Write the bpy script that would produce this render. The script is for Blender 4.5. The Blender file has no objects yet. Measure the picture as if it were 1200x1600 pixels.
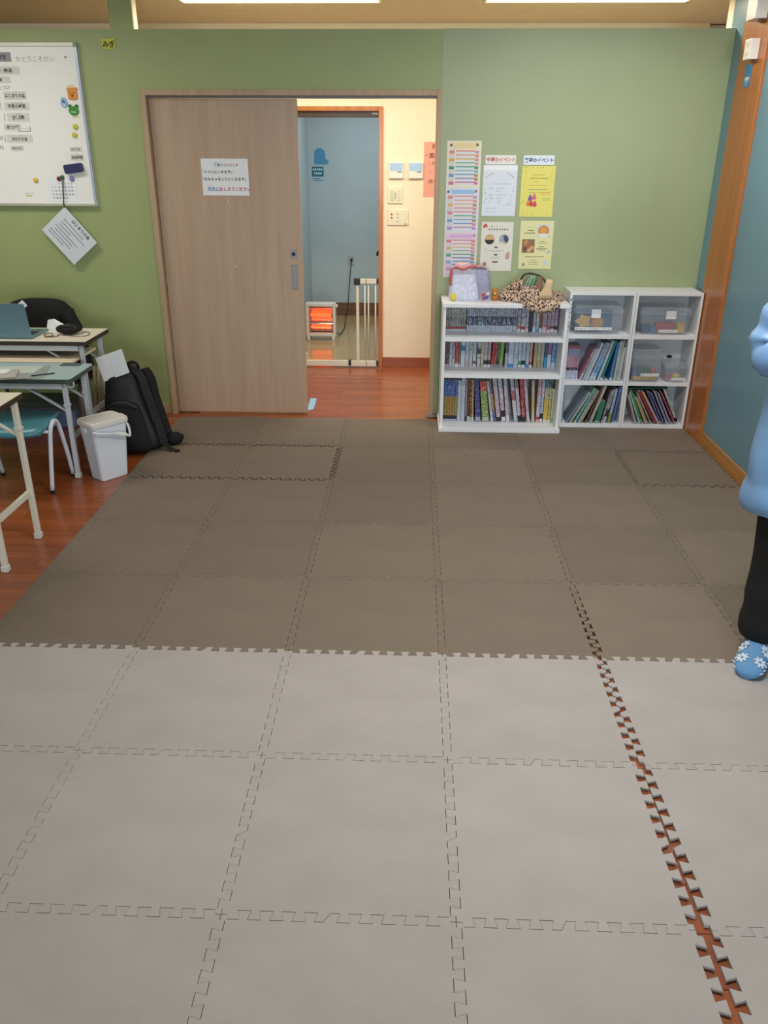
import bpy, bmesh, math, random
from math import sin, cos, pi, radians
from mathutils import Matrix, Vector
random.seed(7)
SC = bpy.context.scene
COL = SC.collection

# ------------------------------------------------------------------ camera
def add_camera():
    pit, yaw, rol = 0.418175, -0.0340005, 0.0039174
    f = Vector((sin(yaw)*cos(pit), cos(yaw)*cos(pit), -sin(pit)))
    r0 = Vector((cos(yaw), -sin(yaw), 0)); u0 = r0.cross(f)
    r = r0*cos(rol) + u0*sin(rol); u = -r0*sin(rol) + u0*cos(rol)
    c = bpy.data.cameras.new('camera'); c.lens = 28.569; c.sensor_width = 36; c.clip_start = .05
    o = bpy.data.objects.new('camera', c); COL.objects.link(o)
    m = Matrix.Identity(4)
    for i in range(3):
        m[i][0], m[i][1], m[i][2] = r[i], u[i], -f[i]
    m.translation = (-0.13736, -2.66554, 1.78510)
    o.matrix_world = m
    SC.camera = o
add_camera()

# ------------------------------------------------------------------ world, lights, exposure
w = bpy.data.worlds.new('daylight'); SC.world = w; w.use_nodes = True
w.node_tree.nodes['Background'].inputs[0].default_value = (.62, .78, 1, 1)
w.node_tree.nodes['Background'].inputs[1].default_value = 0.6
def area(name, loc, rot, sx, sy, power, color):
    l = bpy.data.lights.new(name, 'AREA'); l.shape = 'RECTANGLE'; l.size = sx; l.size_y = sy
    l.energy = power; l.color = color
    o = bpy.data.objects.new(name, l); COL.objects.link(o); o.location = loc; o.rotation_euler = rot
    return o
# daylight entering by the two windows of the wall behind the camera
area('window_daylight', (-1.1, -8.65, 1.6), (radians(88), 0, 0), 3.0, 1.6, 150, (.84, .93, 1))
area('window_daylight', (1.0, -8.65, 1.6), (radians(88), 0, 0), 1.2, 1.6, 150, (.84, .93, 1))
# lamps on the room's ceiling
for x, y, p in ((.3, -.25, 52), (1.0, 1.95, 24), (-2.9, 1.95, 21)):
    area('ceiling_lamp_light', (x, y, 2.60), (0, 0, 0), 1.2, .5, p, (1, .95, .88))
# lamps of the corridor; added fill light for the far room, no fixture there
area('corridor_lamp_light', (-1.04, 3.5, 2.66), (0, 0, 0), 1.25, .18, 38, (1, .89, .72))
area('corridor_lamp_light', (.95, 3.5, 2.66), (0, 0, 0), 1.25, .18, 29, (1, .89, .72))
area('far_room_fill_light', (-.35, 5.9, 2.6), (0, 0, 0), .6, .6, 19, (.80, .92, 1))
SC.view_settings.view_transform = 'Standard'; SC.view_settings.look = 'None'
SC.view_settings.gamma = 1; SC.view_settings.use_curve_mapping = False
SC.view_settings.exposure = 0.0

# ------------------------------------------------------------------ materials
def lin(h):
    h = h.lstrip('#'); out = []
    for i in (0, 2, 4):
        c = int(h[i:i+2], 16)/255
        out.append(c/12.92 if c <= .04045 else ((c+.055)/1.055)**2.4)
    return (*out, 1)
MATS = {}
def mat(name, hexc=None, rough=.5, var=.06, scale=18, bump=0., bscale=200, metal=0., spec=.5, coat=0., stretch=(1, 1, 1),
        trans=0., alpha=1., attr=False, emit=None, estr=0, rnd=0.):
    if name in MATS: return MATS[name]
    m = bpy.data.materials.new(name); m.use_nodes = True; nt = m.node_tree; N = nt.nodes; L = nt.links
    b = N['Principled BSDF']
    b.inputs['Roughness'].default_value = rough; b.inputs['Metallic'].default_value = metal
    b.inputs['Specular IOR Level'].default_value = spec; b.inputs['Coat Weight'].default_value = coat
    b.inputs['Coat Roughness'].default_value = .12
    b.inputs['Transmission Weight'].default_value = trans; b.inputs['Alpha'].default_value = alpha
    tc = N.new('ShaderNodeTexCoord'); mp = N.new('ShaderNodeMapping'); mp.inputs['Scale'].default_value = stretch
    L.new(tc.outputs['Object'], mp.inputs['Vector'])
    nz = N.new('ShaderNodeTexNoise'); nz.inputs['Scale'].default_value = scale; nz.inputs['Detail'].default_value = 4
    L.new(mp.outputs[0], nz.inputs['Vector'])
    hsv = N.new('ShaderNodeHueSaturation')
    mr = N.new('ShaderNodeMapRange'); mr.inputs['From Min'].default_value = .25; mr.inputs['From Max'].default_value = .75
    mr.inputs['To Min'].default_value = 1-var; mr.inputs['To Max'].default_value = 1+var
    L.new(nz.outputs['Fac'], mr.inputs['Value'])
    val = mr.outputs[0]
    if rnd:
        oi = N.new('ShaderNodeObjectInfo'); r2 = N.new('ShaderNodeMapRange')
        r2.inputs['To Min'].default_value = 1-rnd; r2.inputs['To Max'].default_value = 1+rnd
        L.new(oi.outputs['Random'], r2.inputs['Value'])
        mu = N.new('ShaderNodeMath'); mu.operation = 'MULTIPLY'; L.new(val, mu.inputs[0]); L.new(r2.outputs[0], mu.inputs[1]); val = mu.outputs[0]
    L.new(val, hsv.inputs['Value'])
    if attr:
        a = N.new('ShaderNodeAttribute'); a.attribute_name = 'col'; L.new(a.outputs['Color'], hsv.inputs['Color'])
    else:
        hsv.inputs['Color'].default_value = lin(hexc)
    L.new(hsv.outputs[0], b.inputs['Base Color'])
    if bump:
        n2 = N.new('ShaderNodeTexNoise'); n2.inputs['Scale'].default_value = bscale; n2.inputs['Detail'].default_value = 3
        L.new(mp.outputs[0], n2.inputs['Vector'])
        bp = N.new('ShaderNodeBump'); bp.inputs['Strength'].default_value = bump; bp.inputs['Distance'].default_value = .002
        L.new(n2.outputs['Fac'], bp.inputs['Height']); L.new(bp.outputs[0], b.inputs['Normal'])
    if emit:
        b.inputs['Emission Color'].default_value = lin(emit); b.inputs['Emission Strength'].default_value = estr
    m.diffuse_color = lin(hexc) if hexc else (.8, .8, .8, 1)
    MATS[name] = m
    return m

def book_mat():
    """printed covers: the cover colour with small printed marks, both from the mesh's colour attributes"""
    if 'book_cover' in MATS: return MATS['book_cover']
    m = mat('book_cover', attr=True, rough=.42, var=.05, scale=60)
    nt = m.node_tree; N = nt.nodes; L = nt.links; b = N['Principled BSDF']
    hs = [n for n in N if n.type == 'HUE_SAT'][0]
    tc = [n for n in N if n.type == 'TEX_COORD'][0]
    v = N.new('ShaderNodeTexNoise'); v.inputs['Scale'].default_value = 95; v.inputs['Detail'].default_value = 2
    oi = N.new('ShaderNodeObjectInfo'); ad = N.new('ShaderNodeVectorMath'); ad.operation = 'ADD'
    st = N.new('ShaderNodeMapping'); st.inputs['Scale'].default_value = (1.5, 1, .8); L.new(tc.outputs['Object'], st.inputs[0]); L.new(st.outputs[0], ad.inputs[0]); L.new(oi.outputs['Location'], ad.inputs[1]); L.new(ad.outputs[0], v.inputs['Vector'])
    cr = N.new('ShaderNodeValToRGB'); cr.color_ramp.elements[0].position = .52; cr.color_ramp.elements[1].position = .58
    L.new(v.outputs['Fac'], cr.inputs[0])
    a = N.new('ShaderNodeAttribute'); a.attribute_name = 'ink'
    mu = N.new('ShaderNodeMath'); mu.operation = 'MULTIPLY'; L.new(cr.outputs[0], mu.inputs[0]); L.new(a.outputs['Alpha'], mu.inputs[1])
    mx = N.new('ShaderNodeMix'); mx.data_type = 'RGBA'
    L.new(mu.outputs[0], mx.inputs[0]); L.new(hs.outputs[0], mx.inputs[6]); L.new(a.outputs['Color'], mx.inputs[7])
    L.new(mx.outputs[2], b.inputs['Base Color'])
    return m

def wood(name, c1, c2, rough=.4, grain=(30, 30, 1.2), coat=0., bump=.05, rnd=0.):
    """wood grain stretched along one axis of the object"""
    if name in MATS: return MATS[name]
    m = bpy.data.materials.new(name); m.use_nodes = True; nt = m.node_tree; N = nt.nodes; L = nt.links; b = N['Principled BSDF']
    b.inputs['Roughness'].default_value = rough; b.inputs['Coat Weight'].default_value = coat; b.inputs['Coat Roughness'].default_value = .1
    tc = N.new('ShaderNodeTexCoord'); mp = N.new('ShaderNodeMapping'); mp.inputs['Scale'].default_value = grain
    oi = N.new('ShaderNodeObjectInfo'); ad = N.new('ShaderNodeVectorMath'); ad.operation = 'ADD'
    L.new(tc.outputs['Object'], mp.inputs[0]); L.new(mp.outputs[0], ad.inputs[0])
    sc = N.new('ShaderNodeVectorMath'); sc.operation = 'SCALE'; sc.inputs['Scale'].default_value = 37
    L.new(oi.outputs['Location'], sc.inputs[0]); L.new(sc.outputs[0], ad.inputs[1])
    nz = N.new('ShaderNodeTexNoise'); nz.inputs['Scale'].default_value = 1; nz.inputs['Detail'].default_value = 5; nz.inputs['Roughness'].default_value = .6
    L.new(ad.outputs[0], nz.inputs['Vector'])
    cr = N.new('ShaderNodeValToRGB'); cr.color_ramp.elements[0].position = .3; cr.color_ramp.elements[1].position = .7
    cr.color_ramp.elements[0].color = lin(c1); cr.color_ramp.elements[1].color = lin(c2)
    L.new(nz.outputs['Fac'], cr.inputs[0])
    out = cr.outputs[0]
    if rnd:
        h = N.new('ShaderNodeHueSaturation'); r2 = N.new('ShaderNodeMapRange'); r2.inputs['To Min'].default_value = 1-rnd; r2.inputs['To Max'].default_value = 1+rnd
        L.new(oi.outputs['Random'], r2.inputs['Value']); L.new(r2.outputs[0], h.inputs['Value']); L.new(out, h.inputs['Color']); out = h.outputs[0]
    L.new(out, b.inputs['Base Color'])
    bp = N.new('ShaderNodeBump'); bp.inputs['Strength'].default_value = bump; bp.inputs['Distance'].default_value = .001
    L.new(nz.outputs['Fac'], bp.inputs['Height']); L.new(bp.outputs[0], b.inputs['Normal'])
    MATS[name] = m
    return m

def leopard_mat():
    m = bpy.data.materials.new('leopard_print'); m.use_nodes = True; nt = m.node_tree; N = nt.nodes; L = nt.links; b = N['Principled BSDF']
    b.inputs['Roughness'].default_value = .8
    tc = N.new('ShaderNodeTexCoord'); v = N.new('ShaderNodeTexVoronoi'); v.inputs['Scale'].default_value = 78
    nz = N.new('ShaderNodeTexNoise'); nz.inputs['Scale'].default_value = 70
    mx0 = N.new('ShaderNodeMix'); mx0.data_type = 'VECTOR'; mx0.inputs[0].default_value = .02
    L.new(tc.outputs['Object'], nz.inputs['Vector']); L.new(tc.outputs['Object'], mx0.inputs[4]); L.new(nz.outputs['Color'], mx0.inputs[5])
    L.new(mx0.outputs[1], v.inputs['Vector'])
    cr = N.new('ShaderNodeValToRGB'); e = cr.color_ramp.elements
    e[0].position = 0; e[0].color = lin('#8a5d3c'); e[1].position = .18; e[1].color = lin('#8a5d3c')
    for p, c in ((.2, '#17100d'), (.46, '#17100d'), (.5, '#cdb09c')):
        k = e.new(p); k.color = lin(c)
    L.new(v.outputs['Distance'], cr.inputs[0]); L.new(cr.outputs[0], b.inputs['Base Color'])
    return m

# ------------------------------------------------------------------ mesh builder
def smooth_path(pts, n=4):
    """Catmull-Rom through the given points"""
    P = [Vector(p) for p in pts]; out = []
    for i in range(len(P)-1):
        a = P[max(i-1, 0)]; b = P[i]; c = P[i+1]; d = P[min(i+2, len(P)-1)]
        for k in range(n):
            t = k/n
            out.append(.5*((2*b)+(c-a)*t+(2*a-5*b+4*c-d)*t*t+(3*b-a-3*c+d)*t**3))
    out.append(P[-1]); return out
TXT = {}
def text_geo(s, bold):
    k = (s, bold)
    if k not in TXT:
        c = bpy.data.curves.new('tmp', 'FONT'); c.body = s; c.size = 1; c.resolution_u = 2; c.offset = bold
        o = bpy.data.objects.new('tmp', c); COL.objects.link(o)
        dg = bpy.context.evaluated_depsgraph_get(); e = o.evaluated_get(dg); me = e.to_mesh()
        vs = [v.co.copy() for v in me.vertices]; fs = [tuple(p.vertices) for p in me.polygons]
        e.to_mesh_clear(); bpy.data.objects.remove(o); bpy.data.curves.remove(c)
        x0 = min((v.x for v in vs), default=0); x1 = max((v.x for v in vs), default=1)
        TXT[k] = (vs, fs, x0, x1)
    return TXT[k]
class MB:
    def __init__(s, M=None): s.v = []; s.f = []; s.m = []; s.c = []; s.k = []; s.M = M or Matrix.Identity(4); s.col = None; s.ink = None; s.mi = 0
    def V(s, *ps):
        i = len(s.v); s.v += [s.M @ Vector(p) for p in ps]; return i
    def F(s, idx): s.f.append(tuple(idx)); s.m.append(s.mi); s.c.append(s.col); s.k.append(s.ink)
    def set(s, col=None, ink=None, mi=None):
        if col is not None: s.col = col
        s.ink = ink
        if mi is not None: s.mi = mi
        return s
    def box(s, a, b):
        x0, y0, z0 = a; x1, y1, z1 = b
        i = s.V((x0, y0, z0), (x1, y0, z0), (x1, y1, z0), (x0, y1, z0), (x0, y0, z1), (x1, y0, z1), (x1, y1, z1), (x0, y1, z1))
        for q in ((3, 2, 1, 0), (4, 5, 6, 7), (0, 1, 5, 4), (1, 2, 6, 5), (2, 3, 7, 6), (3, 0, 4, 7)): s.F([i+k for k in q])
        return s
    def quad(s, *p): i = s.V(*p); s.F(range(i, i+len(p))); return s
    def rect(s, x0, z0, x1, z1, y):
        """flat print facing -y"""
        return s.quad((x0, y, z0), (x1, y, z0), (x1, y, z1), (x0, y, z1))
    def disc(s, x, z, r, y, n=16, rz=None):
        rz = rz or r
        return s.quad(*[(x+r*cos(2*pi*k/n), y, z+rz*sin(2*pi*k/n)) for k in range(n)])
    def prism(s, poly, z0, z1):
        n = len(poly); i = s.V(*[(x, y, z0) for x, y in poly]); j = s.V(*[(x, y, z1) for x, y in poly])
        s.F([i+k for k in reversed(range(n))]); s.F([j+k for k in range(n)])
        for k in range(n): s.F((i+k, i+(k+1) % n, j+(k+1) % n, j+k))
        return s
    def plate(s, poly, y0, y1):
        """outline in x,z with thickness along y (y0 = face toward the camera)"""
        n = len(poly); i = s.V(*[(x, y0, z) for x, z in poly]); j = s.V(*[(x, y1, z) for x, z in poly])
        s.F([i+k for k in range(n)]); s.F([j+k for k in reversed(range(n))])
        for k in range(n): s.F((i+(k+1) % n, i+k, j+k, j+(k+1) % n))
        return s
    def loft(s, rings, cap=True, closed=True):
        n = len(rings[0]); ids = [s.V(*r) for r in rings]
        for a, b in zip(ids, ids[1:]):
            for k in range(n if closed else n-1): s.F((a+k, a+(k+1) % n, b+(k+1) % n, b+k))
        if cap:
            s.F([ids[0]+k for k in reversed(range(n))]); s.F([ids[-1]+k for k in range(n)])
        return s
    def tube(s, pts, r, n=8, cap=True):
        P = [Vector(p) for p in pts]; rs = r if isinstance(r, (list, tuple)) else [r]*len(P); rings = []; up = None
        for i, p in enumerate(P):
            t = (P[min(i+1, len(P)-1)]-P[max(i-1, 0)]).normalized()
            if up is None:
                up = Vector((0, 0, 1)) if abs(t.z) < .9 else Vector((0, 1, 0))
            a = t.cross(up).normalized(); up = a.cross(t).normalized()
            rings.append([p+(a*cos(2*pi*k/n)+up*sin(2*pi*k/n))*rs[i] for k in range(n)])
        return s.loft(rings, cap)
    def bar(s, p0, p1, wx, wy, side=(1, 0, 0)):
        """rectangular bar between two points"""
        p0 = Vector(p0); p1 = Vector(p1); t = (p1-p0).normalized(); a = Vector(side); a = (a-t*a.dot(t)).normalized(); b = t.cross(a)
        rings = [[p+a*sx*wx/2+b*sy*wy/2 for sx, sy in ((-1, -1), (1, -1), (1, 1), (-1, 1))] for p in (p0, p1)]
        return s.loft(rings)
    def ball(s, c, rx, ry=None, rz=None, nu=12, nv=8, fn=None):
        ry = ry or rx; rz = rz or rx; c = Vector(c); rings = []
        for j in range(1, nv):
            ph = -pi/2+pi*j/nv; ring = []
            for k in range(nu):
                th = 2*pi*k/nu; g = fn(th, ph) if fn else 1
                ring.append(c+Vector((rx*cos(th)*cos(ph)*g, ry*sin(th)*cos(ph)*g, rz*sin(ph)*g)))
            rings.append(ring)
        ids = [s.V(*r) for r in rings]
        a = s.V(c+Vector((0, 0, -rz*(fn(0, -pi/2) if fn else 1)))); b = s.V(c+Vector((0, 0, rz*(fn(0, pi/2) if fn else 1))))
        for p, q in zip(ids, ids[1:]):
            for k in range(nu): s.F((p+k, p+(k+1) % nu, q+(k+1) % nu, q+k))
        for k in range(nu):
            s.F((a, ids[0]+(k+1) % nu, ids[0]+k)); s.F((b, ids[-1]+k, ids[-1]+(k+1) % nu))
        return s
    def text(s, txt, x, z, size, y, bold=0., align='l', rot=0., sx=1., vertical=False):
        """flat lettering in the xz plane facing -y; x,z = baseline start"""
        if vertical:
            for k, ch in enumerate(txt): s.text(ch, x, z-k*size*1.02, size, y, bold, 'c', rot, sx)
            return s
        vs, fs, x0, x1 = text_geo(txt, bold)
        ox = {'l': x0, 'c': (x0+x1)/2, 'r': x1}[align]; i = len(s.v); c_, s_ = cos(rot), sin(rot)
        for v in vs:
            a = (v.x-ox)*size*sx; b = v.y*size
            s.v.append(s.M @ Vector((x+a*c_-b*s_, y, z+a*s_+b*c_)))
        for f in fs: s.F([i+k for k in f])
        return s
    def build(s, name, mats, parent=None, smooth=False, bevel=0., seg=2, subsurf=0, origin=None):
        mats = mats if isinstance(mats, (list, tuple)) else [mats]
        if origin is None:
            xs = [v.x for v in s.v]; ys = [v.y for v in s.v]; zs = [v.z for v in s.v]
            origin = Vector(((min(xs)+max(xs))/2, (min(ys)+max(ys))/2, min(zs)))
        origin = Vector(origin)
        me = bpy.data.meshes.new(name); me.from_pydata([v-origin for v in s.v], [], s.f)
        for m in mats: me.materials.append(m)
        for p, mi in zip(me.polygons, s.m): p.material_index = mi; p.use_smooth = smooth
        if any(c is not None for c in s.c):
            at = me.color_attributes.new('col', 'FLOAT_COLOR', 'CORNER')
            an = me.color_attributes.new('ink', 'FLOAT_COLOR', 'CORNER')
            for p, c, k in zip(me.polygons, s.c, s.k):
                lc = lin(c or '#ffffff'); kc = (*lin(k)[:3], .75) if k else (0, 0, 0, 0)
                for li in p.loop_indices: at.data[li].color = lc; an.data[li].color = kc
        me.update()
        o = bpy.data.objects.new(name, me); COL.objects.link(o)
        if parent:
            o.parent = parent; o.location = origin - world_loc(parent)
        else: o.location = origin
        if bevel:
            b = o.modifiers.new('bevel', 'BEVEL'); b.width = bevel; b.segments = seg; b.limit_method = 'ANGLE'; b.angle_limit = radians(40)
        if subsurf:
            q = o.modifiers.new('subsurf', 'SUBSURF'); q.levels = subsurf; q.render_levels = subsurf
        return o
def world_loc(o):
    v = Vector(o.location)
    while o.parent: o = o.parent; v = v + Vector(o.location)
    return v
def tag(o, label, cat, group=None):
    o['label'] = label; o['category'] = cat
    if group: o['group'] = group
    return o
def struct(o, label=None, cat=None):
    o['kind'] = 'structure'
    if label: o['label'] = label
    if cat: o['category'] = cat
    return o
def thing(name, loc, label, cat, group=None):
    o = bpy.data.objects.new(name, None); COL.objects.link(o); o.location = loc; o.empty_display_size = .1
    return tag(o, label, cat, group)
def stuff(o): o['kind'] = 'stuff'; return o
ORD = 'zeroth first second third fourth fifth sixth seventh eighth ninth tenth eleventh twelfth thirteenth fourteenth fifteenth sixteenth seventeenth eighteenth nineteenth twentieth'.split()
def ordinal(n):
    if n <= 20: return ORD[n]
    t = {2: 'twenty', 3: 'thirty', 4: 'forty', 5: 'fifty'}[n//10]
    return t+'-'+ORD[n % 10] if n % 10 else {3: 'thirtieth', 4: 'fortieth', 5: 'fiftieth'}[n//10]
def RZ(c, a): return Matrix.Translation(c) @ Matrix.Rotation(a, 4, 'Z')
def rrect(w, h, r, n=4):
    """rounded rectangle outline centred at 0"""
    out = []
    for cx, cy, a0 in ((w/2-r, h/2-r, 0), (-w/2+r, h/2-r, pi/2), (-w/2+r, -h/2+r, pi), (w/2-r, -h/2+r, 3*pi/2)):
        for k in range(n+1): a = a0+pi/2*k/n; out.append((cx+r*cos(a), cy+r*sin(a)))
    return out

# common materials
GREEN = mat('green_wall_paint', '#9ba671', .45, .035, 3, bump=.12, bscale=260)
BLUE = mat('blue_wall_paint', '#6c92a3', .36, .04, 3, bump=.12, bscale=260)
CREAM = mat('cream_wall_paper', '#efe2cc', .8, .03, 4, bump=.1, bscale=220)
GREYBLUE = mat('pale_grey_blue_wall_paper', '#b9c6c9', .8, .03, 4, bump=.1, bscale=220)
CEIL = mat('beige_ceiling_board', '#e0cfb8', .85, .05, 8, bump=.1, bscale=150)
PRINT = mat('printed_paper', attr=True, rough=.55, var=.015, scale=40)
PAPER = mat('white_paper', '#e9ebee', .6, .02, 30)
WHITE = mat('white_melamine', '#e2e5ea', .4, .025, 10)
PALEWOOD = wood('pale_wood_frame', '#a88d70', '#b89d7e', .45, (25, 25, 1.5))
DOORWOOD = wood('beige_wood_door', '#ac8f77', '#b99f86', .42, (14, 14, .9), bump=.04)
REDWOOD = wood('reddish_brown_wood', '#a55a22', '#c07632', .32, (18, 18, 1), coat=.25)
PLANK = wood('orange_brown_floor_board', '#7d3d1c', '#a0562a', .32, (1.3, 22, 22), coat=.22, rnd=.12)
BLACK = mat('black_fabric', '#0b0c10', .85, .2, 60, bump=.4, bscale=500)
BLKPLASTIC = mat('black_plastic', '#17181a', .45, .1, 30)
STEEL = mat('brushed_steel', '#8f9092', .5, .05, 40, metal=.6)
OFFMETAL = mat('off_white_enamelled_steel', '#d9d5c6', .4, .03, 20)
GREYMETAL = mat('pale_grey_enamelled_steel', '#c3c9d0', .4, .03, 20)

# ================================================================== THE SETTING
W = 3.14          # front plane of the green partition
FZ = -0.012       # wooden floor level (the foam mats' top is z = 0)
ZC = 2.69         # ceiling
def shell():
    b = MB(); b.box((-4.6, -8.6, -.10), (1.805, 3.24, -.016))
    fl = struct(b.build('floor', mat('floor_bed', '#5d3320', .6)))
    # floor boards where the wood can be seen: left of the mats, along the door, under the open mat joint
    k = 0
    def boards(par, x0, x1, y0, y1, wid, ln):
        nonlocal k
        y = y0; r = 0
        while y < y1-.001:
            x = x0 - (r % 3)*ln/3
            while x < x1:
                a, c = max(x, x0), min(x+ln, x1)
                if c-a > .02:
                    MB().box((a+.0006, y+.0006, -.03), (c-.0006, min(y+wid, y1)-.0006, FZ)).build('floor_board', PLANK, par, bevel=.0008, seg=1)
                x += ln
            y += wid; r += 1
    boards(fl, -3.4, -1.72, 0., 3.14, .15, .9)
    boards(fl, -1.72, .06, 2.99, 3.24, .125, .9)
    boards(fl, .5, 1.4, -1.8, .15, .15, .9)
    b = MB(); b.box((-4.6, 3.24, -.10), (3.2, 4.75, -.016))
    fc = struct(b.build('floor_corridor', mat('floor_bed')))
    boards(fc, -1.6, .6, 3.24, 4.69, .145, .9)
    b = MB(); b.box((-1.33, 4.69, -.10), (.6, 7.14, FZ))
    struct(b.build('floor_far_room', mat('tan_vinyl', '#b79a6c', .16, .05, 5, spec=.5)))
    b = MB(); b.box((-4.6, -8.6, ZC), (3.2, 4.75, ZC+.1)); struct(b.build('ceiling', CEIL))
    b = MB(); b.box((-1.45, 4.75, ZC), (.7, 7.25, ZC+.1)); struct(b.build('ceiling_far_room', CEIL))
    # green partition with the door opening
    b = MB(); b.box((-4.6, W, -.05), (-1.9, 3.24, 2.475)).box((-1.9, W, 2.125), (.02, 3.24, 2.475))
    wb = struct(b.build('wall_back', GREEN))
    b = MB(); b.box((.02, W-.002, -.05), (1.805, 3.24, 2.477)); b.build('wall_panel', mat('haze_paled_green_paint', '#9fab83', .42, .035, 3, bump=.12, bscale=260), wb)  # seamed panel; its paler green also paints in the haze of light there
    b = MB(); b.set(mi=0).box((-2.06, W, 2.475), (-1.912, 3.236, ZC)); b.set(mi=1).box((-1.9125, W+.012, 2.475), (-1.910, 3.228, ZC))
    b.build('post', [GREEN, CREAM], wb)
    # right wall, its brown pilaster and its boards
    b = MB(); b.box((1.805, -8.6, -.05), (1.92, 3.22, ZC)); wr = struct(b.build('wall_right', BLUE))
    b = MB(); b.box((1.803, 3.22, -.05), (1.92, 3.325, ZC)); b.build('wall_end', CREAM, wr)
    b = MB(); b.box((1.788, 2.56, -.012), (1.83, 2.955, ZC)); struct(b.build('trim_1', REDWOOD, bevel=.004))
    tanw = wood('tan_wood_skirting', '#a86f38', '#bd8447', .4, (18, 1.2, 18))
    b = MB(); b.box((1.795, -8.5, -.012), (1.806, 2.555, .088)); struct(b.build('baseboard_right', tanw, bevel=.002))
    b = MB(); b.box((-4.6, W-.012, -.012), (-1.912, W+.005, .055)); struct(b.build('baseboard_back', PALEWOOD, bevel=.002))
    # left wall, wall behind the camera with two windows
    b = MB(); b.box((-4.72, -8.6, -.05), (-4.6, 4.75, ZC)); struct(b.build('wall_left', GREEN))
    b = MB()
    for a, c in (((-4.6, -.05), (-2.6, ZC)), ((.4, -.05), (.4+.001, ZC)), ((1.6, -.05), (1.92, ZC)), ((-2.6, -.05), (1.6, .8)), ((-2.6, 2.4), (1.6, ZC)), ((.398, .8), (.402, 2.4))):
        b.box((a[0], -8.62, a[1]), (c[0], -8.5, c[1]))
    struct(b.build('wall_front', BLUE))
    for n, (x0, x1) in enumerate(((-2.6, .4), (.4, 1.6)), 1):
        b = MB()
        for q in ((x0, x0+.04, .8, 2.4), (x1-.04, x1, .8, 2.4), (x0, x1, .8, .84), (x0, x1, 2.36, 2.4), ((x0+x1)/2-.02, (x0+x1)/2+.02, .8, 2.4)):
            b.box((q[0], -8.59, q[2]), (q[1], -8.53, q[3]))
        struct(b.build('window_%d' % n, STEEL))
    # corridor wall with the doorway to the far room
    b = MB(); b.box((-4.6, 4.63, -.05), (-1.22, 4.75, ZC)).box((-1.22, 4.63, 2.11), (-.405, 4.75, ZC)).box((-.405, 4.63, -.05), (1.98, 4.75, ZC))
    struct(b.build('wall_corridor', CREAM))
    b = MB(); b.box((1.98, 4.63, -.05), (2.1, 6, ZC)).box((3.2, 3.24, -.05), (3.3, 6, ZC)).box((1.98, 6, -.05), (3.3, 6.1, ZC)).box((1.98, 4.7, ZC), (3.3, 6.1, ZC+.1)).box((1.92, 3.14, -.05), (3.3, 3.24, ZC)); struct(b.build('wall_corridor_end', CREAM))
    b = MB(); b.box((-.405, 4.618, FZ), (1.98, 4.632, .078)); struct(b.build('baseboard_corridor', wood('reddish_skirting', '#8a4526', '#a05632', .35, (1.2, 18, 18)), bevel=.002))
    # reddish wood frame of that doorway
    b = MB(); b.box((-.440, 4.61, FZ), (-.405, 4.77, 2.112)); b.box((-1.255, 4.61, FZ), (-1.22, 4.77, 2.112)); b.box((-1.22, 4.61, 2.078), (-.44, 4.77, 2.112))
    t = struct(b.build('trim_2', REDWOOD, bevel=.002))
    MB().box((-1.22, 4.64, 2.034), (-.44, 4.74, 2.078)).build('door_track', mat('dark_brown_track', '#3a211a', .4), t)
    MB().box((-.495, 4.636, 2.056), (-.445, 4.641, 2.066)).build('catch', STEEL, t)
    b = MB(); b.tube([(-.440, 4.70, .985), (-.452, 4.70, .98), (-.455, 4.70, .95)], .010); b.build('handle', BLKPLASTIC, t, smooth=True)
    # far room
    b = MB(); b.box((-1.45, 7.14, -.05), (.7, 7.25, ZC)); wf = struct(b.build('wall_far_room', GREYBLUE))
    b = MB(); b.box((-1.45, 4.75, -.05), (-1.33, 7.14, ZC)); struct(b.build('wall_far_room_left', GREYBLUE))
    b = MB(); b.box((.6, 4.75, -.05), (.7, 7.14, ZC)); struct(b.build('wall_far_room_right', GREYBLUE))
    b = MB(); b.box((-1.33, 7.128, FZ), (.6, 7.142, .138)); struct(b.build('baseboard_far_room', wood('brown_skirting', '#6d4632', '#83573f', .45, (1.2, 18, 18)), bevel=.002))
shell()

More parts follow.
